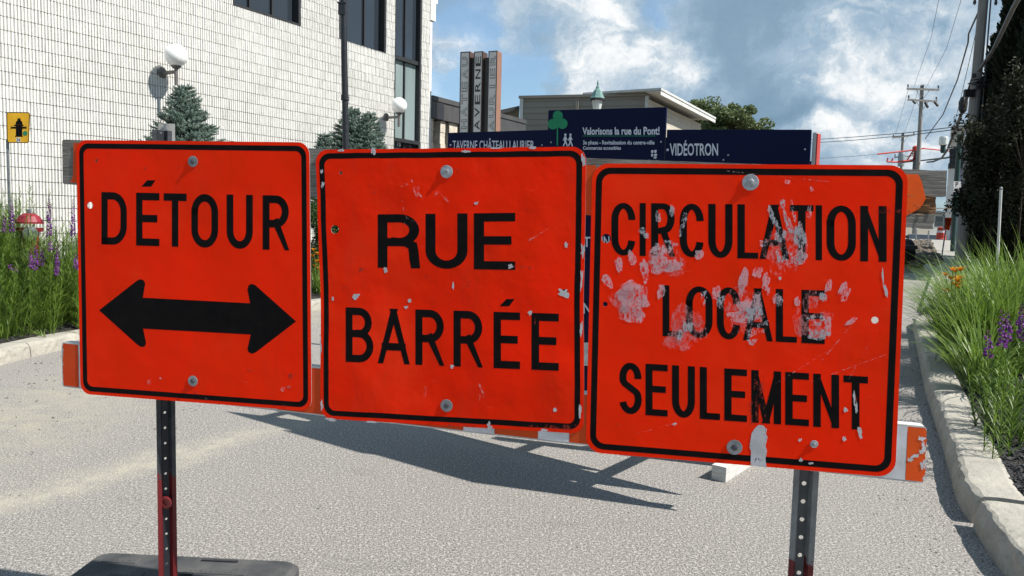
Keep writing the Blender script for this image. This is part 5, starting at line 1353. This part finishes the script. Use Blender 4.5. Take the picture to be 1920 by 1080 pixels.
lilies([(1787, 508), (1792, 511), (1801, 508), (1773, 517), (1795, 528), (1798, 533), (1791, 536), (1796, 541), (1776, 549), (1783, 524), (1800, 524)], 8.0, 'orange-yellow day lilies at the left side of the right bed', rbz, .085)
lilies([(588, 470), (596, 478), (601, 462), (594, 492), (602, 486), (590, 500), (598, 505), (603, 470), (586, 482)], 13.6, 'yellow day lilies seen through the gap beside the RUE BARRÉE sign', bedz, .10)

# spruces
def spruce(apex, height, rad, label, seed, dens=1.0):
    random.seed(seed); bz_ = apex.z-height; t = thing('blue_spruce', label, 'spruce tree', (apex.x, apex.y, bz_), 'blue spruces in front of the block wall'); tr = MB(); nd = MB()
    tr.tube([(apex.x, apex.y, bz_), (apex.x, apex.y, bz_+height*.5), (apex.x, apex.y, apex.z-.03)], [.05, .03, .006], 7)
    def twig(p, d_, L_, n):
        d_ = d_.normalized(); s_ = d_.orthogonal().normalized(); u_ = d_.cross(s_)
        for i in range(n):
            t_ = random.random(); q = p+d_*(L_*t_); a_ = random.random()*6.28; o = (s_*cos(a_)+u_*sin(a_)+d_*random.uniform(.5, 1.3)).normalized(); nl = .030*random.uniform(.8, 1.3); w = o.cross(d_).normalized()*.0065
            nd.add([q-w, q+w, q+o*nl], [(0, 1, 2)])
        nd.add([p, p+s_*.006, p+d_*L_], [(0, 1, 2)])
    twig(apex-SZ*.20, SZ, .20, 90)
    for b in range(5):
        a_ = b*1.257; twig(apex-SZ*.15, Vector((cos(a_), sin(a_), 1.3)), .10, 40)
    z = apex.z-.10; lv = 0
    while z > max(bz_+.1, apex.z-1.75):
        dep = apex.z-z; R_ = rad*min(1, dep/1.15)*.98+.03; nbr = int(6+dep*7)
        for b in range(nbr):
            a_ = 6.28*b/nbr+lv*.7+random.uniform(-.25, .25); el = random.uniform(.30, .55)-dep*.18; L_ = R_*random.uniform(.78, 1.15)
            d0 = Vector((cos(a_)*cos(el), sin(a_)*cos(el), sin(el))); p0_ = Vector((apex.x, apex.y, z)); 
            tr.tube([p0_, p0_+d0*L_*.9], [.008, .003], 4, caps=False)
            nt_ = max(3, int(L_/.055))
            for k in range(nt_):
                f = (k+.6)/nt_; q = p0_+d0*L_*f
                if f > .25:
                    for sgn in (-1, 1):
                        sd_ = (d0+Vector((-sin(a_), cos(a_), 0))*sgn*random.uniform(.7, 1.1)+SZ*random.uniform(-.1, .35)); twig(q, sd_, .13*(1.1-f*.4)*random.uniform(.7, 1.2), int(30*dens))
            twig(p0_+d0*L_*.82, d0+SZ*.15, L_*.18+.07, int(36*dens))
        z -= .062; lv += 1
    tr.build('trunk', 'bark', t); nd.build('crown', 'spruce_needle', t)
spruce(at(345, 160, 12.6), 3.0, .62, 'blue spruce under the first globe lamp, above the DÉTOUR sign', 1)
spruce(at(660, 200, 15.6), 2.6, .60, 'broad blue spruce directly behind the black lamp column', 2)
spruce(at(692, 209, 15.0), 2.4, .46, 'pointed blue spruce right of the black lamp column', 3)
spruce(at(609, 249, 15.2), 2.0, .40, 'low blue spruce left of the black lamp column', 4, .8)
random.seed(31)
# dark shrub seen through the gap
c = at(594, 405, 14.6); t = thing('dark_shrub', 'dark shrub in the gap between the DÉTOUR and RUE BARRÉE signs', 'shrub', (c.x, c.y, bedz(c.x, c.y))); g = MB()
def leafcloud(mb, c, R, n, s0, s1, flat=1.0, shell=.5):
    for _ in range(n):
        v = Vector((random.gauss(0, 1), random.gauss(0, 1), random.gauss(0, 1))).normalized()*(shell+(1-shell)*random.random()**.5)
        p = Vector((c[0]+v.x*R[0], c[1]+v.y*R[1], c[2]+v.z*R[2])); s_ = random.uniform(s0, s1)
        a_ = Vector((random.gauss(0, 1), random.gauss(0, 1), random.gauss(0, 1)*flat)).normalized(); b3 = a_.orthogonal().normalized(); c3 = (b3+a_.cross(b3)*random.uniform(-1, 1)).normalized(); d3 = a_.cross(c3)
        mb.add([p-c3*s_, p+d3*s_*.45, p+c3*s_, p-d3*s_*.45], [(0, 1, 2, 3)])
for _ in range(16): leafcloud(g, (c.x+random.uniform(-.5, .5), c.y+random.uniform(-.4, .4), c.z+random.uniform(-.75, .15)), (.25, .25, .22), 260, .02, .045)
g.build('crown', 'grass_dark', t); g = MB(); g.tube([(c.x, c.y, c.z-1.0), (c.x, c.y, c.z)], .03, 6); g.build('trunk', 'bark', t)

# broadleaf trees beyond the roofs
def tree(c, R, n, label, seed, mat='tree_leaf', s=(.10, .22), ncl=34, group=None, trunk=True):
    random.seed(seed); z0 = tz(c.x, c.y); t = thing('broadleaf_tree', label, 'tree', (c.x, c.y, z0), group); g = MB(); tr = MB()
    tr.tube([(c.x, c.y, z0), (c.x+.1, c.y, c.z-R[2]*.6), (c.x, c.y, c.z+R[2]*.3)], [.22, .17, .06], 8)
    for k in range(ncl):
        v = Vector((random.gauss(0, 1), random.gauss(0, 1), random.gauss(0, .9))).normalized()*random.uniform(.45, 1.0); p = Vector((c.x+v.x*R[0], c.y+v.y*R[1], c.z+v.z*R[2]))
        tr.tube([(c.x, c.y, c.z-R[2]*.3), (p+Vector((c.x, c.y, c.z-R[2]*.2)))/2, p], [.05, .03, .01], 5, caps=False)
        rr = random.uniform(.26, .42)*max(R); leafcloud(g, p, (rr, rr, rr*.75), n//ncl, s[0], s[1], shell=.25)
    tr.build('trunk', 'bark', t); g.build('crown', mat, t)
tree(at(1330, 232, 52), (2.1, 1.9, 1.5), 8000, 'grey-green tree against the clouds behind the sided building', 41, 'tree_leaf', (.06, .15), 30)
tree(at(1382, 243, 50), (1.75, 1.7, 1.75), 9000, 'rounded darker green tree just above the right half of the blue board', 42, 'tree_leaf', (.07, .17), 34)
tree(at(1300, 225, 53), (1.0, 1.0, 1.2), 3000, 'small tree top touching the white eaves', 43, 'tree_leaf', (.06, .14), 16)

# cedars and bushes on the right
def cedar(base_px, top_py, Y, rad, n, label, seed):
    random.seed(seed); c = at(base_px, 440, Y); z0 = tz(c.x, Y); zt2 = at(base_px, top_py, Y).z; Hh = zt2-z0; t = thing('cedar', label, 'cedar tree', (c.x, Y, z0), 'dark cedars on the right')
    tr = MB(); tr.tube([(c.x, Y, z0), (c.x, Y, zt2-.2)], [.14, .02], 7); tr.build('trunk', 'bark', t)
    def rad_at(f): return rad*(1-f**1.7)**.8*(.55+.45*min(1, f*6))
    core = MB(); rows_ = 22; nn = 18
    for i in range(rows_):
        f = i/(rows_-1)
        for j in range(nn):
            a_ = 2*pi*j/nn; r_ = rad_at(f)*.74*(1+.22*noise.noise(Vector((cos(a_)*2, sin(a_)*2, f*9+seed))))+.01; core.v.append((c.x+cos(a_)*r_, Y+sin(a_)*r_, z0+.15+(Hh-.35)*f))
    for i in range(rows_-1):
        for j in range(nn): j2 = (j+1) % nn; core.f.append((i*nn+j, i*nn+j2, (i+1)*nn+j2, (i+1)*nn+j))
    core.build('light_stop_core', 'cedar_core', t); g = MB()  # added core that blocks light; the shade inside is in its dark colour
    for _ in range(n):
        f = random.random()**1.15; a_ = random.random()*6.28; r_ = rad_at(f)*(random.uniform(.84, 1.08)+.16*noise.noise(Vector((cos(a_)*2, sin(a_)*2, f*9+seed))))
        p = Vector((c.x+cos(a_)*r_, Y+sin(a_)*r_, z0+.15+(Hh-.1)*f)); s_ = random.uniform(.07, .19); o = Vector((cos(a_)*.6, sin(a_)*.6, 1.0+random.uniform(-.3, .3))).normalized(); q = o.cross(Vector((random.gauss(0, 1), random.gauss(0, 1), 0))).normalized()
        g.add([p-q*s_*.35, p+q*s_*.35, p+o*s_*1.2+q*s_*.15, p+o*s_*1.5, p+o*s_*1.1-q*s_*.2], [(0, 1, 2, 3, 4)])
    g.build('foliage', 'cedar_leaf', t)
cedar(1856, 50, 25, .80, 9000, 'narrow dark cedar just right of the leaning utility pole', 51)
cedar(1838, 75, 26.5, .55, 3500, 'slim dark cedar half hidden by the utility pole', 52)
cedar(1915, -420, 23, 1.15, 15000, 'tallest dark cedar at the right edge of the picture', 53)
cedar(1884, -10, 24.5, .75, 7000, 'dark cedar between the narrow one and the tallest one', 54)
cedar(1950, -120, 21, 1.3, 9000, 'dark cedar cut off by the right edge of the picture', 55)
def bush(px, py, Y, R, n, label, seed, mat='bush_leaf'):
    random.seed(seed); c = at(px, py, Y); z0 = tz(c.x, Y); t = thing('leafy_bush', label, 'bush', (c.x, Y, z0), 'dark bushes in front of the cedars'); g, tr = MB(), MB()
    for k in range(40):
        v = Vector((random.gauss(0, 1), random.gauss(0, 1), random.gauss(0, 1))).normalized()*random.uniform(.3, 1); p = Vector((c.x+v.x*R[0], c.y+v.y*R[1], c.z+v.z*R[2])); tr.tube([(c.x, c.y, z0), (c.x, c.y, c.z-R[2]*.5), p], [.03, .014, .004], 4, caps=False)
        leafcloud(g, p, (R[0]*.34, R[1]*.34, R[2]*.30), n//40, .035, .075, shell=.2)
    tr.build('stems', 'bark', t); g.build('crown', mat, t)
bush(1868, 290, 20.5, (1.05, .7, 1.5), 9000, 'brownish leafy bush spreading in front of the cedars beside the pole', 61)
bush(1925, 250, 19.5, (.9, .6, 1.9), 8000, 'tall brown-green bush at the right edge in front of the cedars', 62)
bush(1850, 370, 21.5, (1.0, .6, 1.0), 6000, 'low dark bush at the foot of the leaning pole', 63, 'cedar_leaf')
bush(1910, 385, 20.5, (1.2, .7, 1.0), 7000, 'low dark bush behind the thin white post', 64, 'cedar_leaf')
# grass verge at their feet
mb = MB(); random.seed(71)
for _ in range(5000):
    p = at(random.uniform(1790, 1990), 445, random.uniform(15.5, 22)); x = p.x; y = p.y; frond(mb, (x, y, tz(x, y)+.10), random.random()*6.28, random.uniform(.1, .6), random.uniform(.06, .14), .012, 2, .8)
mb.build('verge_grass', 'grass_leaf', kind='stuff', label='short grass verge below the dark bushes on the right', category='grass')
rows_ = [((9.0, 15.2), (22, 12)), ((11.6, 19.2), (24, 16)), ((13.0, 22.5), (25, 20)), ((14.5, 24.5), (26, 23))]
mb = MB()
for (l, r) in rows_:
    for p in (l, r): mb.v.append((p[0]+.6, p[1], tz(*p)+.125))
for j in range(3): mb.f.append((2*j, 2*j+1, 2*j+3, 2*j+2))
structure(mb.build('verge', 'terrain'))

# ------------------------------------------------------------------ right side street furniture
def upole(b, tp, Yb, r0, label, name='utility_pole', group='wooden utility poles'):
    p0 = at(*b, Yb); p1 = at(*tp, Yb); p0.z = tz(p0.x, p0.y)-.1 ; t = thing(name, label, 'utility pole', (p0.x, p0.y, p0.z+.1), group); mb = MB(); mb.tube([p0, p0.lerp(p1, .5), p1], [r0, r0*.88, r0*.74], 12); mb.build('pole', 'pole_wood', t); return t, p0, p1
t1, a1, b1 = upole((1803, 458), (1848, -45), 24, .175, 'nearest wooden utility pole, leaning right, with thick cables tied to it')
mb = MB(); g0 = a1.lerp(b1, .64)+Vector((-.02, -.2, 0))
for i in range(7): q = a1.lerp(b1, .62+i*.004)+Vector((random.uniform(-.15, .15), -.19, random.uniform(-.06, .06))); mb.tube([q-RT*.22, q+Vector((0, -.05, .03)), q+RT*.22+SZ*.12], .018, 5)
mb.box(a1.lerp(b1, .60)+Vector((-.25, -.12, .05)), (.30, .12, .22)); mb.build('cable_clamps', 'cable', t1)
mb = MB(); mb.tube([a1+Vector((.22, -.12, 0)), a1.lerp(b1, .5)+Vector((.19, -.12, 0)), a1.lerp(b1, .92)+Vector((.15, -.12, 0))], .022, 6); mb.build('conduit', 'cable_grey', t1)
mb = MB()
for dx in (-.32, .32): q = a1.lerp(b1, .915)+Vector((dx, -.1, 0)); mb.lathe(q, [(.03, -.12), (.05, -.05), (.03, 0), (.05, .05), (.03, .12)], 8)
mb.box(a1.lerp(b1, .93), (.95, .07, .08)); mb.build('bracket', 'insulator', t1)
def crosspole(bx, tx, Y, arms, label, r0):
    t, a_, b2 = upole((bx[0], bx[1]), tx, Y, r0, label)
    for (x0, x1, y, th2) in arms:
        p = at(x0, y[0], Y-.2); q = at(x1, y[1], Y-.2); d_ = (q-p).normalized(); mb = MB(); mb.box((p+q)/2, ((q-p).length, .10, th2), (d_, Vector((0, 1, 0)), d_.cross(Vector((0, 1, 0))))); o = mb.build('crossarm', 'pole_wood', t)
        mb = MB()
        for f in (.03, .5, .97): mb.lathe(p.lerp(q, f)+SZ*.05, [(.03, 0), (.03, .1), (.07, .12), (.05, .2), (.06, .24), (.02, .3)], 8)
        mb.build('insulators', 'insulator', o, kind='stuff')
        mb = MB(); m_ = (p+q)/2
        for s_ in (-.22, .22): mb.tube([p.lerp(q, .5+s_), m_-SZ*.75], .02, 5)
        mb.build('brace', 'steel', o)
    return t, a_, b2
t2, a2_, b2_ = crosspole((1723, 318), (1729, 160), 57, [(1700.5, 1761, (166.5, 168.5), .13), (1702, 1757, (187, 190), .12)], 'tall wooden utility pole with two crossarms beyond the right sign', .17)
for (x0, y0, x1, y1) in ((1712, 189, 1717, 194), (1734, 191, 1740, 202), (1752, 191, 1759, 199)): mb = MB(); mb.tube([at(x0, y0, 56.7), at(x1, y1, 56.7)], .09, 6); mb.build('fuse_cutout', 'insulator', t2)
t3, a3_, b3_ = crosspole((1693, 318), (1693, 249), 80, [(1673.5, 1714.5, (258.5, 253.5), .14), (1677, 1712, (295, 292), .12)], 'smaller distant utility pole with a transformer behind the right sign', .17)
mb = MB(); q = at(1690, 299, 79.6); mb.lathe(q-SZ*.7, [(.30, 0), (.32, .1), (.32, 1.2), (.28, 1.4), (.1, 1.45)], 12); mb.build('transformer', 'zinc', t3)
def wire(name, label, pts, Ys, r, mat='cable', sag=0.0, n=14, cat='cable'):
    P_ = [at(x, y, Y) for (x, y), Y in zip(pts, Ys)]; o = []
    for i in range(len(P_)-1):
        for k in range(n):
            f = k/n; q = P_[i].lerp(P_[i+1], f); q.z -= sag*4*f*(1-f); o.append(q)
    o.append(P_[-1]); mb = MB(); mb.tube(o, r, 5); x = mb.build(name, mat); x['label'] = label; x['category'] = cat; return x
wire('heavy_cable', 'thick grey cable bundle sweeping down from the top right to the leaning pole', [(1925, -30), (1900, 15), (1862, 95), (1836, 132)], [15, 17, 21.5, 23.7], .055, 'cable_grey')
wire('splice_cable', 'black cable with a splice dropping left from the leaning pole towards the lantern', [(1826, 140), (1818, 165), (1806, 205), (1790, 245), (1776, 282), (1766, 296), (1750, 303), (1738, 304)], [23.8, 25, 28, 33, 38, 42, 48, 54], [.05]*1 and .055)
x = MB(); q = at(1806, 196, 27.5); x.lathe(q-SZ*.32, [(.04, 0), (.13, .12), (.15, .4), (.10, .55), (.05, .6)], 8); x = x.build('cable_splice', 'cable'); x['label'] = 'black bulging cable splice hanging left of the leaning pole'; x['category'] = 'cable splice'
wire('twisted_cable', 'twisted cable running from the leaning pole down to the tall far pole', [(1838, 15), (1816, 64), (1815, 80), (1795, 150), (1768, 215), (1735, 260)], [24, 29, 29.5, 37, 46, 56], .030)
wire('service_wire', 'upper thin wire crossing the sky to the leaning pole', [(1500, 263.5), (1600, 257), (1700, 249), (1815, 235)], [50, 42, 34, 24.5], .016)
wire('service_wire', 'lower thin wire running parallel just below the upper one', [(1500, 269.5), (1600, 263), (1700, 254), (1815, 240)], [50, 42, 34, 24.5], .016)
wire('line_wire', 'faint thin wire rising steeply left of the twisted cable', [(1764, -20), (1746, 70), (1712, 168)], [30, 40, 56.5], .010, 'cable_grey')
wire('line_wire', 'faint thin wire rising steeply right of the first faint wire', [(1808, -20), (1775, 90), (1736, 165)], [28, 40, 56.5], .010, 'cable_grey')
wire('line_wire', 'faint wire running down from the tall pole to the distant pole', [(1703, 168), (1690, 215), (1678, 255)], [56.8, 67, 79.6], .012, 'cable_grey')
wire('line_wire', 'faint wire between the pole crossarms, just left of the tall pole', [(1722, 168), (1708, 215), (1695, 252)], [56.8, 67, 79.6], .012, 'cable_grey')
wire('guy_wire', 'thin low wire behind the right sign reaching the distant pole', [(1500, 299), (1600, 293), (1690, 285)], [50, 62, 79], .02, 'cable_grey')
wire('guy_wire', 'thin guy wire falling behind the leaning pole', [(1830, 60), (1800, 190), (1782, 262)], [27, 33, 40], .012, 'cable_grey')
wire('low_cable', 'dark low cable bundle crossing behind the small lantern', [(1690, 305), (1738, 300), (1775, 296), (1800, 290)], [70, 55, 42, 36], .05)
# red boom of a lift beyond
t = thing('boom_lift', 'red telescopic boom of a work lift far down the street', 'boom lift', tuple(Vector((at(1737, 330, 62).x, 62, tz(0, 62)))))
mb = MB(); mb.tube([at(1645, 289, 62), at(1700, 283, 62), at(1733, 278, 62)], .06, 4); mb.tube([at(1733, 278.5, 61.7), at(1800, 285, 61.7)], .05, 4); mb.build('boom', 'red_paint', t)
mb = MB(); mb.lathe(at(1717, 278, 61.5)-SZ*.2, [(.22, 0), (.25, .3), (.1, .4)], 8); mb.tube([at(1663, 303, 62), at(1680, 304, 62), at(1712, 300, 62)], .07, 4); mb.tube([at(1663, 303, 62), at(1665, 296, 62)], .06, 4); mb.tube([at(1712, 300, 62), at(1718, 279, 62)], .07, 4); mb.tube([at(1672, 303, 62), at(1674, 297, 62)], .06, 4); mb.tube([at(1700, 302, 62), at(1713, 281, 62)], .06, 4); mb.build('basket', 'red_paint', t)
mb = MB(); mb.box(at(1716, 330, 62), (.35, .35, 4.6)); mb.build('mast', 'frame_black', t)
# small green ornamental post with lantern arm and parking sign
pb = at(1787, 456, 29.5); t = thing('lantern_post', 'dark green post with a glass lantern on a short left arm', 'street lamp', (pb.x, pb.y, tz(pb.x, pb.y)+.1)); pt = at(1799.5, 252, 29.5); pb.z = tz(pb.x, pb.y)
mb = MB(); mb.tube([pb, pt], .085, 12); mb.build('post', 'green_post', t)
q = at(1769, 266, 29.5); mb = MB(); mb.lathe(q-SZ*.02, [(.10, -.12), (.16, -.08), (.155, .17), (.13, .22)], 12); mb.build('glass', 'lantern_glass', t)
mb = MB(); mb.lathe(q-SZ*.42, [(.05, 0), (.09, .06), (.09, .26), (.12, .29)], 12); mb.build('holder', 'green_post', t)
mb = MB(); mb.tube([q-SZ*.34, q-SZ*.30+Vector((.18, 0, .03)), at(1790, 277, 29.5), at(1797, 285, 29.5)], .025, 6); mb.build('arm', 'green_post', t)
PK = Plane(Vector((at(1794, 348, 29.35).x, 29.35, 0)), Vector((1, 0, 0)), Vector((0, -1, 0)))
t = thing('parking_sign', 'small white sign with a black letter P on the dark green post', 'sign', tuple(PK.w((0, 2.6)))); mb = MB(); plate(mb, [[list(PK.px(*c)) for c in ((1787.5, 359.5), (1801, 360), (1801.5, 340.5), (1788, 340))]], lambda p, o: PK.w(p, o), .004, 0); mb.build('panel', 'white_film', t)
mb = MB(); text_quad(mb, PK, 'P', [(1791.5, 341.5), (1797, 341.5), (1797, 350), (1791.5, 350)], .006, .02)
for (x0, x1, y) in ((1794, 1797, 352), (1793, 1798, 354.5), (1791, 1799, 357)): pxpoly(mb, PK, [(x0, y+1), (x1, y+1), (x1, y), (x0, y)], .006)
mb.build('lettering', 'black_print', t)
# small building with stone pier behind the post
q0 = at(1776, 400, 38); t = thing('corner_building', 'small building with a stone pier and lilac-grey siding behind the leaning pole', 'building', (q0.x, 38, tz(0, 38)))
x0, x1, x2, x3 = at(1776, 350, 38).x, at(1785, 350, 38).x, at(1796, 350, 38).x, at(1850, 350, 38).x; zt2 = at(1780, 240, 38).z; zb2 = tz(0, 38); zm = at(1780, 316, 38).z
CE = Vector((.88, -.475, 0)); CD = Vector((.475, .88, 0)); c0 = Vector((x0, 38, 0)); AX = (CE, CD, SZ); wC = x3-x1+2
def cb(mb, u0, u1, v0, v1, z0, z1): mb.box(c0+CE*((u0+u1)/2)+CD*((v0+v1)/2)+SZ*((z0+z1)/2), (u1-u0, v1-v0, z1-z0), AX)
d1, d2 = (x1-x0)/.88, (x2-x0)/.88
mb = MB(); cb(mb, d1, wC, .12, 6, zb2, zt2-.4); mb.build('wall', 'lilac_siding', t)
mb = MB(); cb(mb, 0, d1, 0, .3, zb2, zm); mb.build('corner_board', 'trim_white', t)
z = zm+.01; k = 0
while z < zt2-.05:
    wd = d2*(1.0 if k > 2 else 1.12); mb = MB(); sh = .02*((k*5) % 3-1); cb(mb, sh, wd+sh, -.1, .4, z, z+.24); mb.build('stone', 'cut_stone' if k > 3 else 'fascia_dark', t); z += .26; k += 1
mb = MB(); cb(mb, d2+.05, wC, -.1, .5, zt2-.02, zt2+.33); mb.build('parapet', 'cut_stone', t)
for k in range(3):
    mb = MB(); cb(mb, d1+.03, d2, .07, .11, zb2+.5+k*.9, zb2+1.36+k*.9); mb.build('siding_panel', 'lilac_siding', t)
# orange no-entry paddle and traffic barrel
pq = at(1769, 474, 26.0); t = thing('orange_paddle_sign', 'small red-orange paddle sign with a black ring on a thin post beside the dirt road', 'sign', (pq.x, pq.y, tz(pq.x, pq.y)))
PO = Plane(Vector((pq.x, 26.0, 0)), Vector((1, 0, 0)), Vector((0, -1, 0))); mb = MB(); plate(mb, [[list(PO.px(*c)) for c in ((1770, 430), (1780, 432), (1785, 410), (1783, 408), (1772, 408))]], lambda p, o: PO.w(p, o), .004, -.004); mb.build('panel', 'rail_orange_lit', t)
a_ = PO.px(1777, 416); mb = MB(); ring(mb, [[a_.x+.075*cos(2*pi*i/16), a_.y+.10*sin(2*pi*i/16)] for i in range(16)], [[a_.x+.052*cos(2*pi*i/16), a_.y+.075*sin(2*pi*i/16)] for i in range(16)], lambda p, o: PO.w(p, o), .006); mb.box(PO.w(a_, .006), (.02, .002, .10)); mb.build('ring', 'black_print', t)
mb = MB(); mb.tube([Vector((pq.x-.05, 26.02, tz(pq.x, 26))), at(1773, 432, 26.02)], .022, 6); mb.build('post', 'steel', t)
mb = MB(); mb.tube([at(1770, 432, 26.0), at(1770, 405, 26.0), at(1768, 401.5, 26.0), at(1766, 404, 26.0)], .03, 8); mb.build('handle', 'trim_white', t)
c = at(1764, 450, 30); t = thing('traffic_barrel', 'red-orange traffic barrel on the far pavement', 'traffic barrel', (c.x, c.y, tz(c.x, c.y)+.1)); zc = at(1764, 446, 30).z
mb = MB(); mb.lathe((c.x, c.y, zc-.05), [(.20, 0), (.18, .02), (.165, .25)], 14); mb.lathe((c.x, c.y, zc+.28), [(.15, 0), (.145, .12), (.05, .14)], 14); mb.build('body', 'red_paint', t)
mb = MB(); mb.lathe((c.x, c.y, zc+.2), [(.163, 0), (.155, .08)], 14); mb.build('reflective_band', 'white_film', t)
# thin white post
pq = at(1875, 442, 18.5); zb_ = tz(pq.x, pq.y)+.1; t = thing('marker_post', 'thin pale marker post in front of the dark bushes', 'post', (pq.x, pq.y, zb_)); mb = MB(); mb.tube([Vector((pq.x, pq.y, zb_)), at(1877, 356, 18.5)], .030, 8); mb.build('post', 'trim_white', t); mb = MB(); mb.lathe(at(1877, 356, 18.5), [(.035, 0), (.035, .05), (.01, .07)], 8); mb.build('cap', 'steel', t)
# dark tyre of a vehicle hidden by the sign
c = at(1699, 452, 24.5); zc = tz(c.x, c.y); t = thing('trailer', 'dark work trailer mostly hidden behind the right sign, its black tyre showing', 'trailer', (c.x-.6, c.y, zc))
mb = MB(); mb.lathe((c.x-.12, c.y, zc+.40), [(.22, 0), (.38, .0), (.40, .04), (.40, .20), (.38, .24), (.22, .24)], 20, (1, 0, 0)); mb.build('tyre', 'tyre', t)
mb = MB(); mb.box((c.x-.75, c.y, zc+.55), (1.1, 2.2, .12)); mb.build('bed', 'frame_black', t); mb = MB(); mb.lathe((c.x-1.65, c.y, zc+.40), [(.22, 0), (.38, .0), (.40, .04), (.40, .20), (.38, .24), (.22, .24)], 20, (1, 0, 0)); mb.build('tyre', 'tyre', t)
# thin stakes and rubble along the dirt road
for (x, y0, y1, Y, lab) in ((1740, 432, 452, 31, 'thin grey survey stake right of the dirt road, nearer the barrel'), (1718, 430, 443, 37, 'thin grey survey stake farther down the dirt road')):
    p = at(x, y1, Y); zb_ = tz(p.x, Y)-.02; t = MB(); t.box((p.x, Y, (zb_+at(x, y0, Y).z)/2), (.05, .03, at(x, y0, Y).z-zb_)); o = t.build('survey_stake', 'steel'); o['label'] = lab; o['category'] = 'stake'
mb = MB(); random.seed(81)
for _ in range(1200):
    y = 21.8+random.random()**.6*17; x = .55*y-2.0+random.uniform(-3.0, 3.2); stone((x, y, tz(x, y)+.01), random.uniform(.03, .11))
for _ in range(700):
    y = random.uniform(23, 36); x = .50*y+.9+random.uniform(-.5, .5); stone((x, y, tz(x, y)+random.uniform(.0, .16)), random.uniform(.05, .16))
mb.build('rubble', 'dirt', kind='stuff', label='broken earth and rubble on the dug-up road on the right', category='rubble')
# low distant houses closing the street
for i, (px, Y, w, h, d_, mat, lab) in enumerate(((1590, 75, 16, 4.6, 9, 'cream_siding', 'low cream building far down the street behind the right sign'), (1735, 95, 9, 2.6, 8, 'trim_white', 'low white building at the end of the street'), (1000, 66, 26, 3.6, 12, 'beige_siding', 'long low beige building behind the blue board'))):
    c = at(px, 430, Y); z0 = tz(c.x, Y); t = thing('distant_building', lab, 'building', (c.x, c.y, z0)); mb = MB(); mb.box((c.x, Y+d_/2, z0+h/2), (w, d_, h)); mb.build('wall', mat, t); mb = MB(); mb.box((c.x, Y+d_/2, z0+h+.1), (w+.6, d_+.6, .2)); mb.build('roof', 'fascia', t)
    for k in range(int(w/2.4)): mb = MB(); mb.box((c.x-w/2+1.4+k*2.4, Y-.02, z0+1.7), (1.1, .06, 1.2)); mb.build('window', 'window_glass', t)
